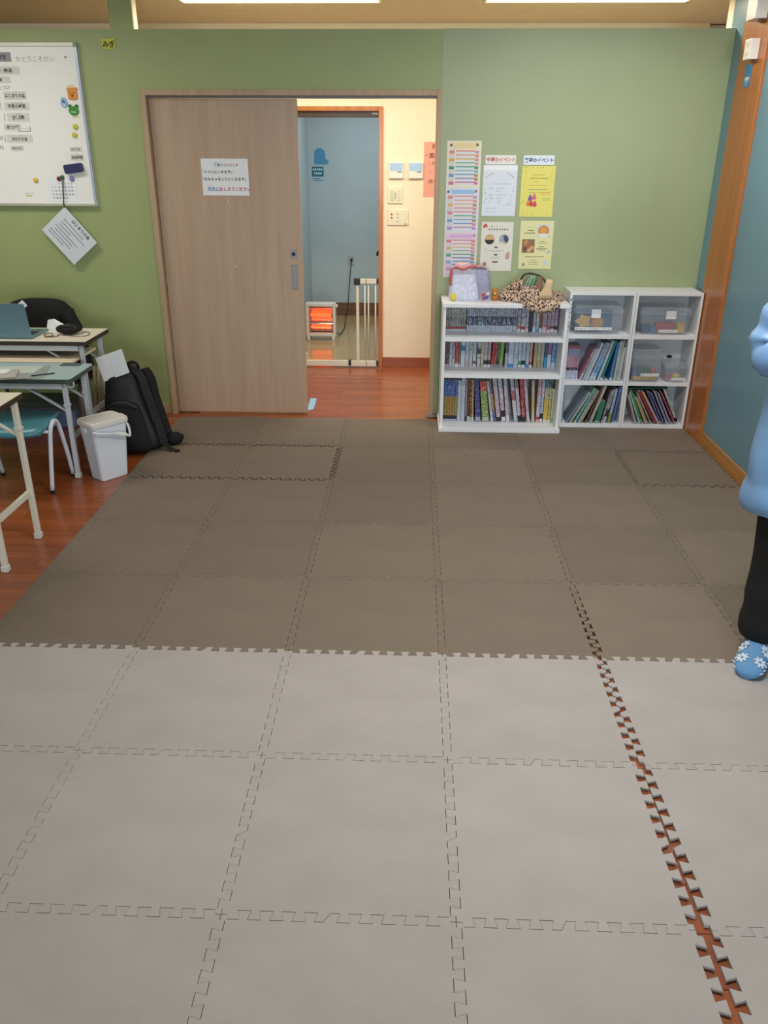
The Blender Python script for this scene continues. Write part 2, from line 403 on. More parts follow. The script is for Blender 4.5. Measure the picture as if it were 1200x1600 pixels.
def big_door():
    b = MB(); b.box((-1.908, 3.10, FZ), (-1.872, 3.255, 2.138)); b.box((-.008, 3.10, FZ), (.022, 3.255, 2.138)); b.box((-1.872, 3.10, 2.104), (-.008, 3.255, 2.138))
    fr = struct(b.build('trim_3', PALEWOOD, bevel=.002))
    MB().box((-1.872, 3.125, 2.092), (-.008, 3.20, 2.104)).build('door_track', mat('grey_track', '#6e675f', .4), fr)
    b = MB(); b.box((-1.868, 3.15, .000), (-.908, 3.186, 2.088)); d = struct(b.build('door_1', DOORWOOD, bevel=.0015))
    b = MB(); b.box((-.986, 3.1465, 1.105), (-.944, 3.152, 1.162)); p = b.build('lock_plate', STEEL, d, bevel=.001)
    b = MB(Matrix.Translation((-.965, 3.1466, 1.133)) @ Matrix.Rotation(pi/2, 4, 'X'))
    b.loft([[(r*cos(a), r*sin(a), z) for a in [2*pi*k/20 for k in range(20)]] for r, z in ((.013, 0), (.013, .003), (.009, .004), (.007, .0025))]); b.build('keyhole', mat('dark_lock', '#33353c', .3, metal=.5), p)
    # recessed pull: a steel rim around a hollow
    b = MB(); x0, x1, z0, z1 = -.985, -.943, .896, 1.06
    b.box((x0, 3.1475, z0), (x0+.005, 3.152, z1)).box((x1-.005, 3.1475, z0), (x1, 3.152, z1)).box((x0, 3.1475, z0), (x1, 3.152, z0+.005)).box((x0, 3.1475, z1-.005), (x1, 3.152, z1))
    b.box((x0+.005, 3.1496, z0+.005), (x1-.005, 3.152, z1-.005)); b.build('pull_handle', STEEL, d)
    b = MB()
    for x, z, wd, h in ((-1.392, 1.452, .003, .03), (-1.385, 1.425, .003, .012), (-1.375, 1.045, .010, .006), (-1.345, 1.062, .006, .006)): b.box((x, 3.1496, z), (x+wd, 3.1502, z+h))
    b.build('scuff', PAPER, d)
    # the notice on the door
    b = MB(); b.box((-1.559, 3.1485, 1.507), (-1.246, 3.1497, 1.735)); n = b.build('notice', PAPER)
    tag(n, 'white laminated notice with Japanese lines taped on the beige sliding door', 'notice')
    y = 3.1482
    for txt, x, z, sz, bo, c in (('教室から', -1.474, 1.688, .021, .02, '#3f6f9f'), ('でるとき', -1.392, 1.688, .021, .02, '#b5555c'), ('きょうしつ', -1.474, 1.71, .008, .01, '#7d8ba0'),
            ('「トイレにいきます」', -1.552, 1.645, .0225, .025, '#30343c'), ('「おもちゃをとりにいきます」', -1.552, 1.6, .0225, .025, '#30343c'),
            ('先生に', -1.526, 1.537, .0265, .03, '#2f6cab'), ('おしえてください', -1.446, 1.537, .0265, .03, '#b13d4c'), ('せんせい', -1.526, 1.565, .009, .01, '#7d8ba0')):
        MB().set(c).text(txt, x, z, sz, y, bo).build('lettering', PRINT, n)
    b = MB(); b.quad((-.937, 3.573, -.0115), (-.887, 3.575, -.0115), (-.878, 3.29, -.0115), (-.925, 3.222, -.0115))
    b.prism([(-.937, 3.573), (-.925, 3.222), (-.878, 3.29), (-.887, 3.575)], -.0119, -.0112)
    tag(b.build('floor_tape', mat('pale_blue_tape', '#86b4d6', .6)), 'piece of pale blue tape on corridor floor beside the sliding door', 'tape')
    b = MB(); b.box((-.03, 3.085, -.002), (.075, 3.115, .012)); tag(b.build('door_guide', STEEL), 'small metal floor guide at the foot of the right door jamb', 'door guide')
big_door()

# ------------------------------------------------------------------ foam floor mats
def mats():
    p, d = .057, .0135
    def prof():
        pts = [(0, 0), (.015, 0)]
        for k in range(10):
            s = .015+k*p; u = .07*p if k != 4 else -.14*p
            pts += [(s-(.07*p if k else -.03*p), -d), (s+.5*p+u, -d), (s+.5*p-u, d), (s+p+(.07*p if k < 9 else -.03*p), d)]
        return pts+[(.585, 0), (.6, 0)]
    PR = prof(); T = .6
    def tile(left, right, front, back, xo=0, bo=0):
        """outline with toothed or plain sides, counter-clockwise"""
        o = []
        f = lambda on: PR if on else [(0, 0), (T, 0)]
        o += [(s, v) for s, v in f(front)][:-1]
        o += [(T+v, s) for s, v in f(right)][:-1]
        o += [(s, T+v+bo) for s, v in reversed(f(back))][:-1]
        o += [(v, s) for s, v in reversed(f(left))][:-1]
        c = .9968
        return [((x-T/2)*c, (y-T/2)*c) for x, y in o]
    def fm(name, hexc, var, rnd):
        m = mat(name, hexc, .70, var, 3.5, bump=.35, bscale=420, stretch=(1, 1.8, 1), spec=.4, rnd=rnd)
        return m
    LIGHT = fm('light_grey_foam', '#a9a4a2', .07, .025); DARK = fm('dark_taupe_foam', '#766b5e', .07, .09)
    cache = {}
    rows = ['nearest the camera', 'second from the camera', 'third from the camera']
    drow = ['dark row beside the light mats', 'second dark row from the light mats', 'third dark row from the light mats', 'fourth dark row from the light mats', 'dark row against the door and shelves']
    R = random.Random(3)
    for j in range(-3, 5):
        for i in range(-3, 3):
            key = (i == -3, i == 2, j == -3, j == 4)
            kk = key+((j < 0),)
            if kk not in cache:
                b = MB(); b.prism(tile(True, True, j != -3, j != 4, bo=.035 if j == 4 else 0), -.0115, 0)
                me = b.build('tmp', LIGHT if j < 0 else DARK, origin=(0, 0, 0)); cache[kk] = me.data; bpy.data.objects.remove(me)
            me = cache[kk]
            if i >= 1 and j <= 0:      # the loosened right-hand block has slid apart, more and more toward the camera
                me = me.copy()
                for v in me.vertices: v.co.x += .0215*(.62-((j+.5)*T+v.co.y))
            o = bpy.data.objects.new('foam_mat', me); COL.objects.link(o)
            x, y, a = (i+.5)*T, (j+.5)*T, 0
            if j == 3 and i in (-3, -2): x -= .006; y += .010
            if j == 3 and i == 2: y += .006
            o.location = (x, y, 0); o.rotation_euler = (0, 0, a+R.uniform(-.0008, .0008))
            if j < 0:
                lab = 'light grey foam mat, %s from left in the row %s' % (ordinal(i+4), rows[j+3])
            else:
                lab = 'dark taupe foam mat, %s from left in the %s' % (ordinal(i+4), drow[j])
            tag(o, lab, 'foam mat', 'interlocking foam floor mats')
    # edging strips closing the left side
    for j in range(0, 5):
        b = MB(); y0 = j*T
        o = [(-1.8+v-.0006, y0+s) for s, v in PR] + [(-1.824, y0+T-.001), (-1.824, y0+.001)]
        o = [(x-(.006 if j == 3 else 0), y+(.008 if j == 3 else 0)) for x, y in o]
        b.prism(o, -.0115, -.0004)
        tag(b.build('mat_edging', DARK), 'narrow toothed foam edging strip, %s from the camera along the mats left side' % ordinal(j+1), 'edging', 'mat edging strips')
mats()

# ================================================================== BOOKCASES AND WHAT STANDS IN THEM
def wide_bookcase():
    t = thing('bookcase', (.475, 2.95, 0), 'wide low white bookcase with three rows of books beside the doorway', 'bookcase')
    x0, x1, y0, y1 = .063, .884, 2.77, 3.12
    MB().box((x0, y0, .03), (x0+.02, y1, .848)).build('side_panel', WHITE, t, bevel=.001)
    MB().box((x1-.02, y0, .03), (x1, y1, .848)).build('side_panel', WHITE, t, bevel=.001)
    MB().box((x0-.006, y0-.012, .848), (x1+.006, y1, .872)).build('top_panel', WHITE, t, bevel=.0015)
    MB().box((x0-.008, y0-.03, 0), (x1+.008, y1, .03)).build('base', WHITE, t, bevel=.0015)
    MB().box((x0+.02, y1-.006, .03), (x1-.02, y1, .848)).build('back_panel', WHITE, t)
    for z in (.622, .374): MB().box((x0+.02, y0+.003, z), (x1-.02, y1-.006, z+.026)).build('shelf', WHITE, t, bevel=.001)
wide_bookcase()

def narrow_case(x0, x1, label):
    t = thing('cube_bookcase', ((x0+x1)/2, 3.0, 0), label, 'bookcase', 'pair of narrow white bookcases')
    y0, y1, h = 2.885, 3.135, .935
    for a in (x0, x1-.016): MB().box((a, y0, 0), (a+.016, y1, h)).build('side_panel', WHITE, t, bevel=.001)
    for nm, z0, z1 in (('top_panel', .915, h-.001), ('shelf', .627, .655), ('shelf', .305, .328), ('base', .0, .028)):
        MB().box((x0+.016, y0+.002, z0), (x1-.016, y1, z1)).build(nm, WHITE, t, bevel=.001)
    MB().box((x0+.016, y1-.005, .028), (x1-.016, y1-.001, .915)).build('back_panel', WHITE, t)
    return t
CA = narrow_case(.906, 1.342, 'narrow white bookcase next to the wide one, with leaning manga')
CB = narrow_case(1.344, 1.781, 'narrow white bookcase in the corner against brown pilaster, with toy boxes')
b = MB()
for k, ch in enumerate('ボードゲームなど'): b.set('#2f5f9a').text(ch, .914, .875-k*.029, .026, 2.8845, .03, 'c', sx=.55)
b.build('lettering', PRINT, CA)

# ---- books.  x = left edge at the foot, th = thickness, h = height, lean = how far the head stands to the right of the foot
def book(x, th, y, z, h, depth, lean, bands, ink, label, group, name='book', pages='#d8d2c4'):
    a = math.asin(max(-.9, min(.9, lean/h)))
    piv = x+th/cos(a) if a > 0 else x
    M = Matrix.Translation((piv, y, z)) @ Matrix.Rotation(a, 4, 'Y') @ Matrix.Translation((-th if a > 0 else 0, 0, 0))
    b = MB(M); e = min(.0012, th*.12)
    zz = 0; tot = sum(f for f, *_ in bands)
    for f, c, *k in bands:      # bands from the foot upward, on the spine
        z2 = zz+h*f/tot; b.set(c, k[0] if k else None)
        b.quad((0, 0, zz), (th, 0, zz), (th, 0, z2), (0, 0, z2)); zz = z2
    c0 = bands[len(bands)//2][1]
    b.set(c0).quad((0, depth, 0), (0, 0, 0), (0, 0, h), (0, depth, h)).quad((th, 0, 0), (th, depth, 0), (th, depth, h), (th, 0, h))
    b.quad((0, 0, 0), (0, depth, 0), (th, depth, 0), (th, 0, 0))
    b.quad((0, 0, h), (e, .002, h), (e, depth, h), (0, depth, h)).quad((th-e, .002, h), (th, 0, h), (th, depth, h), (th-e, depth, h)).quad((0, 0, h), (th, 0, h), (th-e, .002, h), (e, .002, h))
    b.set(pages).quad((e, .002, h-.0025), (th-e, .002, h-.0025), (th-e, depth-.002, h-.0025), (e, depth-.002, h-.0025))
    b.quad((e, depth-.002, 0), (e, depth-.002, h-.0025), (th-e, depth-.002, h-.0025), (th-e, depth-.002, 0))
    o = b.build(name, book_mat()); return tag(o, label, 'book', group)
def row(items, fx, y, z, depth, place, group, wl, wr, n=0):
    """items: (left, right, height, lean, description, bands) on the shelf's own scale fx; books lean on each other, never through"""
    B = [[fx(a), fx(c), h, math.tan(math.asin(lean/h)), desc, bands] for a, c, h, lean, desc, bands in items]
    nx = (wr, 9., 0.)                                  # right-hand neighbour: left edge, height, slope
    for q in reversed(B):
        q[1] = min(q[1], nx[0]); H = min(q[2], nx[1]); q[3] = min(q[3], nx[2]+max(0, nx[0]-q[1])/H*.97)
        nx = (q[0], q[2], q[3])
    nx = (wl, 9., 0.)
    for q in B:
        q[0] = max(q[0], nx[0]); H = min(q[2], nx[1]); q[3] = max(q[3], nx[2]-max(0, q[0]-nx[0])/H*.97)
        nx = (q[1], q[2], q[3])
    for x0, x1, h, k, desc, bands in B:
        n += 1; ang = math.atan(k)
        th = (x1-x0)*cos(ang) - .0016
        book(x0+.0008, th, y+random.uniform(-.004, .004), z+.0003, h, depth, h*sin(ang), bands, None, '%s, %s from left, %s' % (desc, ordinal(n), place), group)
W1 = 'wide bookcase top row'; W2 = 'wide bookcase middle row'; W3 = 'wide bookcase bottom row'
def u(c0, c1, n): return [(c0+(c1-c0)*k/n, c0+(c1-c0)*(k+1)/n) for k in range(n)]
R1 = []
for k, (a, c) in enumerate(u(80, 290, 9)):
    R1.append((a, c, .176, 0, 'white comic volume with red band near the foot', [(.09, '#aeb6c4'), (.10, '#8a2f3b'), (.33, '#8f8f8b', '#2a2b33'), (.2, '#a5a59c', '#444450'), (.28, '#b3b3ad', '#3a3c46')]))
for k, (a, c) in enumerate(u(296, 770, 24)):
    mid = ['#333a55', '#3a4160', '#2f7f86', '#333a55', '#4a4f68'][(k*7) % 5] if 2 < k < 7 else ['#2e3450', '#3f4560'][k % 2]
    R1.append((a, c, .174, 0, 'white and navy comic volume of the long set', [(.24, '#b2bccb', '#8b97ab'), (.31, mid, '#b9c2d2'), (.04, '#333a50'), (.41, '#aaafbd', '#4b5063')]))
for a, c, h, d, bd in (
    (772, 804, .172, 'white paperback with red foot', [(.12, '#c3c6d0'), (.2, '#9c4452', '#d0d0d8'), (.68, '#a8a5b4', '#4a4352')]),
    (808, 850, .176, 'white paperback with dark red label', [(.1, '#c9ccd6'), (.12, '#8e2b36'), (.5, '#bcbecb', '#4b4560'), (.28, '#8f95b0', '#303560')]),
    (852, 878, .17, 'pale grey paperback', [(.15, '#c6c9d2'), (.85, '#b4b4c2', '#5b4d66')]),
    (880, 916, .178, 'thick black paperback', [(1, '#1c1f30')]),
    (918, 948, .166, 'white paperback with pink title', [(.2, '#bcc3d3'), (.8, '#b5aab8', '#a4566b')]),
    (950, 980, .176, 'white paperback with green title', [(.12, '#5b8fc0'), (.4, '#b4c4cf', '#3f8f7b'), (.48, '#a6b9bd', '#2f7f63')]),
    (982, 1006, .174, 'brick red paperback', [(.15, '#cfcfd6'), (.85, '#8f3f35', '#a45a4c')]),
    (1008, 1050, .17, 'greyish white paperback with pink print', [(.2, '#c2b9c5'), (.8, '#a99ba8', '#9d5670')]),
    (1052, 1086, .172, 'pale violet paperback', [(.1, '#d0ccd8'), (.18, '#a6506f'), (.72, '#a79bb4', '#6f5a8a')]),
    (1088, 1120, .17, 'pink and white paperback with dark band', [(.14, '#d0ccd8'), (.1, '#3a2f45'), (.76, '#b19db2', '#b0496e')]),
    (1122, 1152, .17, 'white and violet paperback with black label', [(.1, '#d0ccd8'), (.16, '#23222c'), (.74, '#ac9cb5', '#7d5f9c')])):
    R1.append((a, c, h, 0, d, bd))
row(R1, lambda p: .0752+(p/6-13)*.004363, 2.985, .648, .11, W1, 'books on the wide bookcase top shelf', .084, .863)
R2 = []
for a, c, h, lean, d, bd in (
    (74, 92, .185, 0, 'black comic volume', [(.12, '#b7b0bd'), (.88, '#332b36', '#6b5a6e')]), (93, 112, .185, 0, 'dark plum comic volume', [(.1, '#b7b0bd'), (.12, '#6d2d42'), (.78, '#3b3038', '#8f8190')]),
    (113, 133, .185, 0, 'dark brown comic volume', [(.1, '#b7b0bd'), (.9, '#423739', '#8f8480')]), (136, 164, .185, 0, 'white paperback with grey print', [(1, '#b9bcc3', '#6a6f80')]),
    (165, 190, .18, 0, 'white paperback with purple print', [(.3, '#b5b7c0'), (.7, '#a7a2b6', '#5e3d78')]), (192, 226, .186, 0, 'red paperback with white dots', [(.12, '#d4d6dc'), (.88, '#a62a38', '#cf7f86')]),
    (228, 242, .18, 0, 'thin green paperback', [(.1, '#c6c9cc'), (.9, '#5f8f5c')]), (244, 286, .184, 0, 'white paperback with blue spot', [(.62, '#b9c4d2'), (.2, '#4b72ad'), (.18, '#b4c2d3')]),
    (288, 322, .186, 0, 'pale grey paperback with pink foot', [(.2, '#b69ba6'), (.8, '#b4bcc2', '#9fa9b1')]), (324, 358, .186, 0, 'white paperback with black spots', [(.25, '#b2bfbd', '#5f8f7b'), (.75, '#bec5ca', '#2b2e35')]),
    (360, 392, .182, 0, 'pale paperback with plum label', [(.12, '#c9ccd2'), (.12, '#8b5063'), (.76, '#b3bdc2', '#8d979c')]), (398, 432, .186, 0, 'white paperback with dark oval', [(.5, '#b9bdc0', '#6f747c'), (.18, '#3f434c'), (.32, '#b4b9bd', '#5a5d66')]),
    (434, 462, .185, 0, 'cream paperback', [(1, '#bdbd9f', '#7a7a62')]), (464, 498, .186, 0, 'white paperback with pink title and black label', [(.1, '#cdd0d6'), (.16, '#181a20'), (.74, '#b8b2b4', '#a4607c')]),
    (500, 530, .186, 0, 'grey paperback with black label', [(.1, '#cdd0d6'), (.16, '#181a20'), (.74, '#9a9fa5', '#c3595f')]),
    (532, 560, .186, .010, 'crimson paperback tilted slightly', [(.1, '#a9868d'), (.9, '#a12330', '#b8404c')]), (562, 580, .186, .010, 'red and tan paperback tilted slightly', [(.12, '#8f979a'), (.88, '#8f3a34', '#c09a62')]),
    (582, 606, .186, .010, 'dark green paperback tilted slightly', [(.1, '#8f979a'), (.16, '#15181b'), (.74, '#33423a', '#7f9878')]), (608, 642, .186, .010, 'leaf green paperback tilted slightly', [(.14, '#8d9183'), (.86, '#6f9a3f', '#8fb35c')]),
    (664, 692, .184, 0, 'white paperback with dark head', [(.55, '#b4b9c6', '#6b6f85'), (.45, '#4b4350', '#9a8790')]), (694, 746, .186, 0, 'thick pale blue hardback with blue foot', [(.14, '#3c86c3'), (.86, '#b9c3d6', '#a3b0c8')]),
    (748, 788, .186, 0, 'white hardback with thin grey title', [(1, '#b5c1cd', '#7d8aa0')]), (790, 820, .184, 0, 'pale paperback with green label', [(.1, '#c5cdd4'), (.14, '#3f8f72'), (.76, '#b2bec9', '#a3b1be')]),
    (822, 860, .186, 0, 'white paperback with black label', [(.1, '#cdd3dc'), (.16, '#14161c'), (.74, '#afbccf', '#6f86b0')]), (862, 892, .186, 0, 'pale blue paperback with blue foot', [(.13, '#3f84bd'), (.87, '#a9b9c6', '#7f92a3')]),
    (894, 922, .184, 0, 'pink and white paperback with red foot', [(.1, '#d3d3d8'), (.14, '#9c2f3c'), (.76, '#b79a9c', '#b5525c')]), (934, 966, .182, 0, 'tan cloth hardback', [(1, '#a8936f')]),
    (968, 1000, .184, 0, 'beige hardback', [(.3, '#a5a48f', '#7f7f6d'), (.7, '#aeac97')]), (1002, 1032, .184, 0, 'greyish beige hardback', [(.3, '#9f9f90', '#7f7f6d'), (.7, '#a8a797')]),
    (1036, 1062, .184, 0, 'dark blue paperback', [(.4, '#2f8fbe'), (.6, '#2f6188', '#122a3d')]), (1064, 1100, .186, 0, 'white paperback with crimson head', [(.5, '#b9c6d8', '#8fb0d0'), (.5, '#8f6f93', '#b02a4c')]), (1102, 1140, .184, 0, 'bright blue paperback', [(.2, '#a9bcd0'), (.8, '#3f7fb8', '#a3bcd6')])):
    R2.append((a, c, h, lean, d, bd))
row(R2, lambda p: .0763+(p/6-12)*.00441, 2.985, .400, .11, W2, 'books on the wide bookcase middle shelf', .084, .863)
R3 = []
for k, (a, c) in enumerate(u(64, 206, 6)):
    R3.append((a, c, .30, 0, 'blue and orange book of the matching set', [(.05, '#aeb8c4'), (.09, '#14171d'), (.46, '#b0773f' if k % 2 == 0 else '#8c8f45', '#5f4a2c'), (.4, '#34508f', '#7f9bcb')]))
for a, c, h, lean, d, bd in (
    (208, 242, .295, 0, 'plain pale grey hardback', [(1, '#aab6c6')]), (244, 280, .335, 0, 'tall white hardback', [(1, '#b9c0ca', '#8f99a5')]),
    (284, 302, .305, .012, 'thin black and white paperback', [(.12, '#16181e'), (.88, '#8f929c', '#3b3d48')]), (303, 330, .31, .012, 'dark red paperback', [(.12, '#b4b4ba'), (.88, '#4d2229', '#a33a4c')]),
    (331, 345, .30, .0, 'black and yellow paperback', [(.1, '#b9bcc0'), (.9, '#37342a', '#c9a648')]), (347, 366, .30, -.01, 'mustard paperback', [(.1, '#c2c4c6'), (.9, '#b39a4d', '#8b6f3a')]),
    (384, 430, .325, -.03, 'thick indigo hardback', [(.1, '#9aa0b0'), (.75, '#2f2f72', '#8f95c4'), (.15, '#3b3f7c')]), (450, 512, .29, -.03, 'thick olive green book with red head', [(.1, '#aab39c'), (.66, '#6f8a3f', '#c9d3b0'), (.24, '#b3343c', '#d9b5b0')]),
    (530, 556, .295, -.045, 'white paperback with blue title', [(.25, '#c0c7d3', '#4f74ac'), (.75, '#b9bcc2', '#5f6470')]), (557, 580, .315, -.05, 'navy and orange paperback', [(.25, '#2f3468', '#8f95c4'), (.4, '#b08a4c', '#6f4f2c'), (.35, '#3b3f70', '#b08a4c')]),
    (588, 628, .32, -.05, 'white paperback with rose writing and black label', [(.1, '#14161b'), (.9, '#b9b9c1', '#b5557a')]), (634, 672, .335, -.05, 'tall white paperback with large pink lettering', [(.1, '#c9ccd4'), (.14, '#14161b'), (.5, '#c0c0c8', '#a83c66'), (.26, '#c3c9d4', '#4f6f9c')]),
    (676, 708, .315, -.04, 'white paperback with pink lettering', [(.14, '#c6cad3'), (.5, '#bdbfca', '#b23c66'), (.36, '#b4b9c8', '#8f95ac')]), (750, 786, .315, -.05, 'white hardback with maroon word', [(.16, '#9fb4d0', '#c3cbd8'), (.34, '#c3c6cf'), (.22, '#8f3c4c', '#c3c6cf'), (.28, '#b4b7c0', '#5a5d6a')]),
    (788, 820, .335, -.05, 'tall white hardback with dark head', [(.14, '#15171d'), (.6, '#bfc2cb', '#a14060'), (.26, '#6b6f78', '#b9bcc4')]), (826, 860, .31, -.04, 'scarlet paperback', [(.12, '#15171d'), (.88, '#a02b35', '#d9a0a4')]),
    (870, 900, .315, -.045, 'white paperback with rose print', [(.2, '#c6c4cc', '#7f8aa8'), (.8, '#b9b2bb', '#b25a7c')]), (914, 942, .30, -.02, 'cream and peach paperback', [(.3, '#b9b09f'), (.3, '#c0a06f'), (.4, '#b9b4a6', '#8f7f6f')]),
    (952, 986, .335, 0, 'pink and white paperback with red foot', [(.06, '#c9a3a8'), (.06, '#a12a3c'), (.45, '#c6bcc6', '#4f74ac'), (.43, '#b87f96', '#d4b3c2')]), (988, 1014, .325, 0, 'white paperback with blue writing', [(.08, '#c9ccd4'), (.12, '#15171d'), (.8, '#bcc3cc', '#3f6fae')]),
    (1018, 1058, .31, 0, 'yellow paperback with teal head', [(.06, '#cfd0cc'), (.5, '#c6ab4f'), (.24, '#b9b89c', '#23252a'), (.2, '#2f5f64', '#8fb5b5')]), (1060, 1088, .31, 0, 'pale yellow paperback with dark green head', [(.06, '#cfd0cc'), (.44, '#c3af5c', '#2f2c20'), (.3, '#b9b48f', '#23252a'), (.2, '#2f4f54', '#7fa5a5')]),
    (1090, 1112, .24, 0, 'small white paperback with green foot', [(.15, '#7fa06c'), (.85, '#b4b7ae')])):
    R3.append((a, c, h, lean, d, bd))
row(R3, lambda p: .0775+(p/6-10)*.00449, 2.895, .0305, .16, W3, 'books on the wide bookcase bottom shelf', .084, .863)

# narrow bookcases
N1 = 'left narrow bookcase middle row'; N2 = 'left narrow bookcase bottom row'; N3 = 'corner bookcase bottom row'
S1 = []
for k, (a, c) in enumerate(u(122, 338, 7)):
    S1.append((a, c, .232, 0, 'pink and grey comic volume', [(.26, '#aeb7cb', '#8b95ac'), (.09, '#22222c', '#9a97a8'), (.34, '#a5829a' if k < 4 else '#a87f8b', '#c99bb0' if k < 4 else '#9d7684'), (.23, '#8690a6', '#9aa3b8'), (.08, '#8f4a66')]))
row(S1, lambda p: .928+(p/10-12)*.00435, 2.965, .3285, .12, N1, 'comics on the left narrow bookcase', .923, 1.325)
S1 = [(344, 362, .235, .085, 'pink spined comic leaning right', [(.25, '#b5b0bd'), (.5, '#a5788f', '#6f4a60'), (.25, '#b9a3b0')]), (364, 384, .235, .088, 'white comic with pink print leaning right', [(.2, '#b9bfca'), (.8, '#b2a3ae', '#7f5a70')]),
      (402, 438, .235, .105, 'thick pale blue book leaning right', [(1, '#a3aeba', '#8f9aa8')]), (440, 480, .275, .13, 'white glossy book leaning right', [(1, '#b4bfcc', '#9fadbf')]),
      (486, 512, .27, .135, 'dark grey book leaning right', [(.1, '#9fb0c2'), (.9, '#4f5c75', '#8b98ae')]), (514, 544, .275, .135, 'white book with blue print leaning right', [(.2, '#c2cbd6'), (.8, '#93a5bb', '#4f7fae')]),
      (546, 604, .27, .125, 'sky blue book leaning right', [(.1, '#a9bccf'), (.5, '#4f8fc0', '#9fc0d8'), (.4, '#8f9fb5', '#5f6f8a')]), (636, 674, .285, .12, 'white book with silver edge leaning right', [(1, '#b9c4d0', '#8f9cb0')]),
      (676, 720, .285, .115, 'deep teal book leaning right', [(.06, '#c3ccd2'), (.94, '#1f6f72', '#3f8a8c')]), (826, 868, .265, .06, 'deep blue book leaning slightly', [(.08, '#a9bccf'), (.92, '#2f6fae', '#5f90c0')]),
      (888, 912, .275, .04, 'off white magazine leaning slightly', [(1, '#b9bcb5', '#8b8f92')]), (914, 940, .28, .04, 'white magazine with grey print leaning slightly', [(1, '#b3bcc0', '#7f8a95')]),
      (942, 966, .285, .035, 'pale grey magazine leaning slightly', [(1, '#aab5bd', '#8f9aa5')]), (968, 1000, .235, .02, 'white slim book standing nearly upright', [(1, '#b9c2c4', '#a5b0b5')])]
row(S1, lambda p: .928+(p/10-12)*.00435, 2.93, .3285, .17, N1, 'leaning books on the left narrow bookcase', 1.026, 1.325, 7)
S2 = [(186, 214, .255, .15, 'grey magazine leaning far right', [(1, '#6f7f92', '#9fadbf')]), (240, 274, .25, .13, 'white magazine with dark cover leaning right', [(.1, '#a9a898'), (.9, '#b3b7ad', '#8f9a9c')]), (310, 356, .275, .138, 'sea green book leaning right', [(.05, '#aab5b2'), (.95, '#6f9a92', '#5f8a84')]),
      (376, 408, .265, .13, 'white book with black writing leaning right', [(.6, '#a3b0b5', '#8fa0a6'), (.4, '#8f9aa0', '#14161b')]), (412, 440, .255, .12, 'beige book leaning right', [(1, '#a89f86', '#8b8068')]), (480, 516, .25, .11, 'dark brown book leaning right', [(.1, '#5f5a55'), (.9, '#3a2c1c', '#8a6a3a')]),
      (556, 600, .280, .12, 'tall white book with dotted spine leaning right', [(1, '#b3b0aa', '#6f6a70')]), (640, 724, .16, .03, 'short dark green book', [(.08, '#8fa89c'), (.92, '#2f6f5a', '#3f8068')]), (742, 776, .24, .05, 'white and plum book leaning slightly', [(.1, '#a3a9b8'), (.2, '#6f4a60', '#b9a3b0'), (.7, '#8f93a0', '#3f4552')]),
      (778, 816, .245, .045, 'white book with black writing leaning slightly', [(.2, '#b3bac6'), (.2, '#2a2c33'), (.6, '#a3a9b3', '#3f4552')]), (850, 890, .25, .03, 'white book with lime foot', [(.3, '#8a9a3a'), (.7, '#9fb0c0', '#7f93a8')]), (908, 944, .27, .03, 'royal blue slim book', [(.04, '#c3ccd8'), (.96, '#4a68a8', '#5f7cb8')])]
row(S2, lambda p: .922+(p/10-11)*.00446, 2.90, .0285, .17, N2, 'books on the left narrow bookcase bottom shelf', .957, 1.325)
S3 = [(240, 276, .215, -.085, 'pale pink book leaning left', [(.08, '#a9b5bd'), (.92, '#a89a98', '#8f8080')]), (304, 336, .24, -.10, 'pale blue book leaning left', [(.1, '#b3c0c6'), (.9, '#8fb5c0', '#5f8a6c')]), (338, 372, .255, -.11, 'green book leaning left', [(.12, '#7f9aa0'), (.88, '#3f7f3f', '#5f9a4f')]),
      (398, 452, .20, -.09, 'tan book leaning left', [(.1, '#9aa39c'), (.9, '#a8946f', '#8a7a5c')]), (488, 516, .25, -.125, 'white thin book leaning left', [(1, '#a9a3a0', '#5f5a58')]), (540, 600, .265, -.15, 'maroon book leaning left, sticking out of the shelf', [(.06, '#6f4a58'), (.94, '#7a2530', '#8f3c46')]),
      (602, 640, .265, -.145, 'cream and orange book leaning left', [(.8, '#a59aa3', '#c3b0a0'), (.2, '#c39a5c')]), (642, 672, .255, -.12, 'violet book leaning left', [(.1, '#8f95b5'), (.9, '#4f4f8a', '#7f7fae')]), (690, 716, .25, -.12, 'slate blue book leaning left', [(1, '#5a5f80', '#8a8fb0')]), (736, 772, .26, -.12, 'grey violet book leaning left', [(.1, '#a3adb5'), (.9, '#7f7a95', '#a39fb5')]),
      (790, 816, .25, -.115, 'pale grey book leaning left', [(1, '#97a0ac', '#7f8a98')]), (860, 888, .265, -.13, 'crimson book leaning left', [(.08, '#a9a3a8'), (.92, '#8f2545', '#c39aa5')]), (892, 936, .275, -.125, 'white book with black label leaning left', [(.06, '#b9bcc0'), (.12, '#15171b'), (.82, '#a9a9a5', '#6f6f6c')])]
row(S3, lambda p: 1.3545+(p/10-4)*.00446, 2.897, .0285, .17, N3, 'books on the corner bookcase bottom shelf', 1.361, 1.764)
# green folder laid across the top of the leaning books
b = MB(Matrix.Translation((1.362, 2.93, .268)) @ Matrix.Rotation(radians(-1.5), 4, 'Y')); b.prism([(0, 0), (.285, 0), (.27, .19), (0, .19)], 0, .012)
tag(b.build('folder', mat('dark_green_card', '#1c5a50', .5), bevel=.001), 'dark green folder lying flat on leaning books in corner bookcase', 'folder')
b = MB(); b.prism([(1.366, 2.96), (1.62, 2.96), (1.61, 3.11), (1.366, 3.11)], .288, .303)
tag(b.build('folder', mat('black_card', '#15171b', .5), bevel=.001), 'black folder on the green folder in the corner bookcase', 'folder')
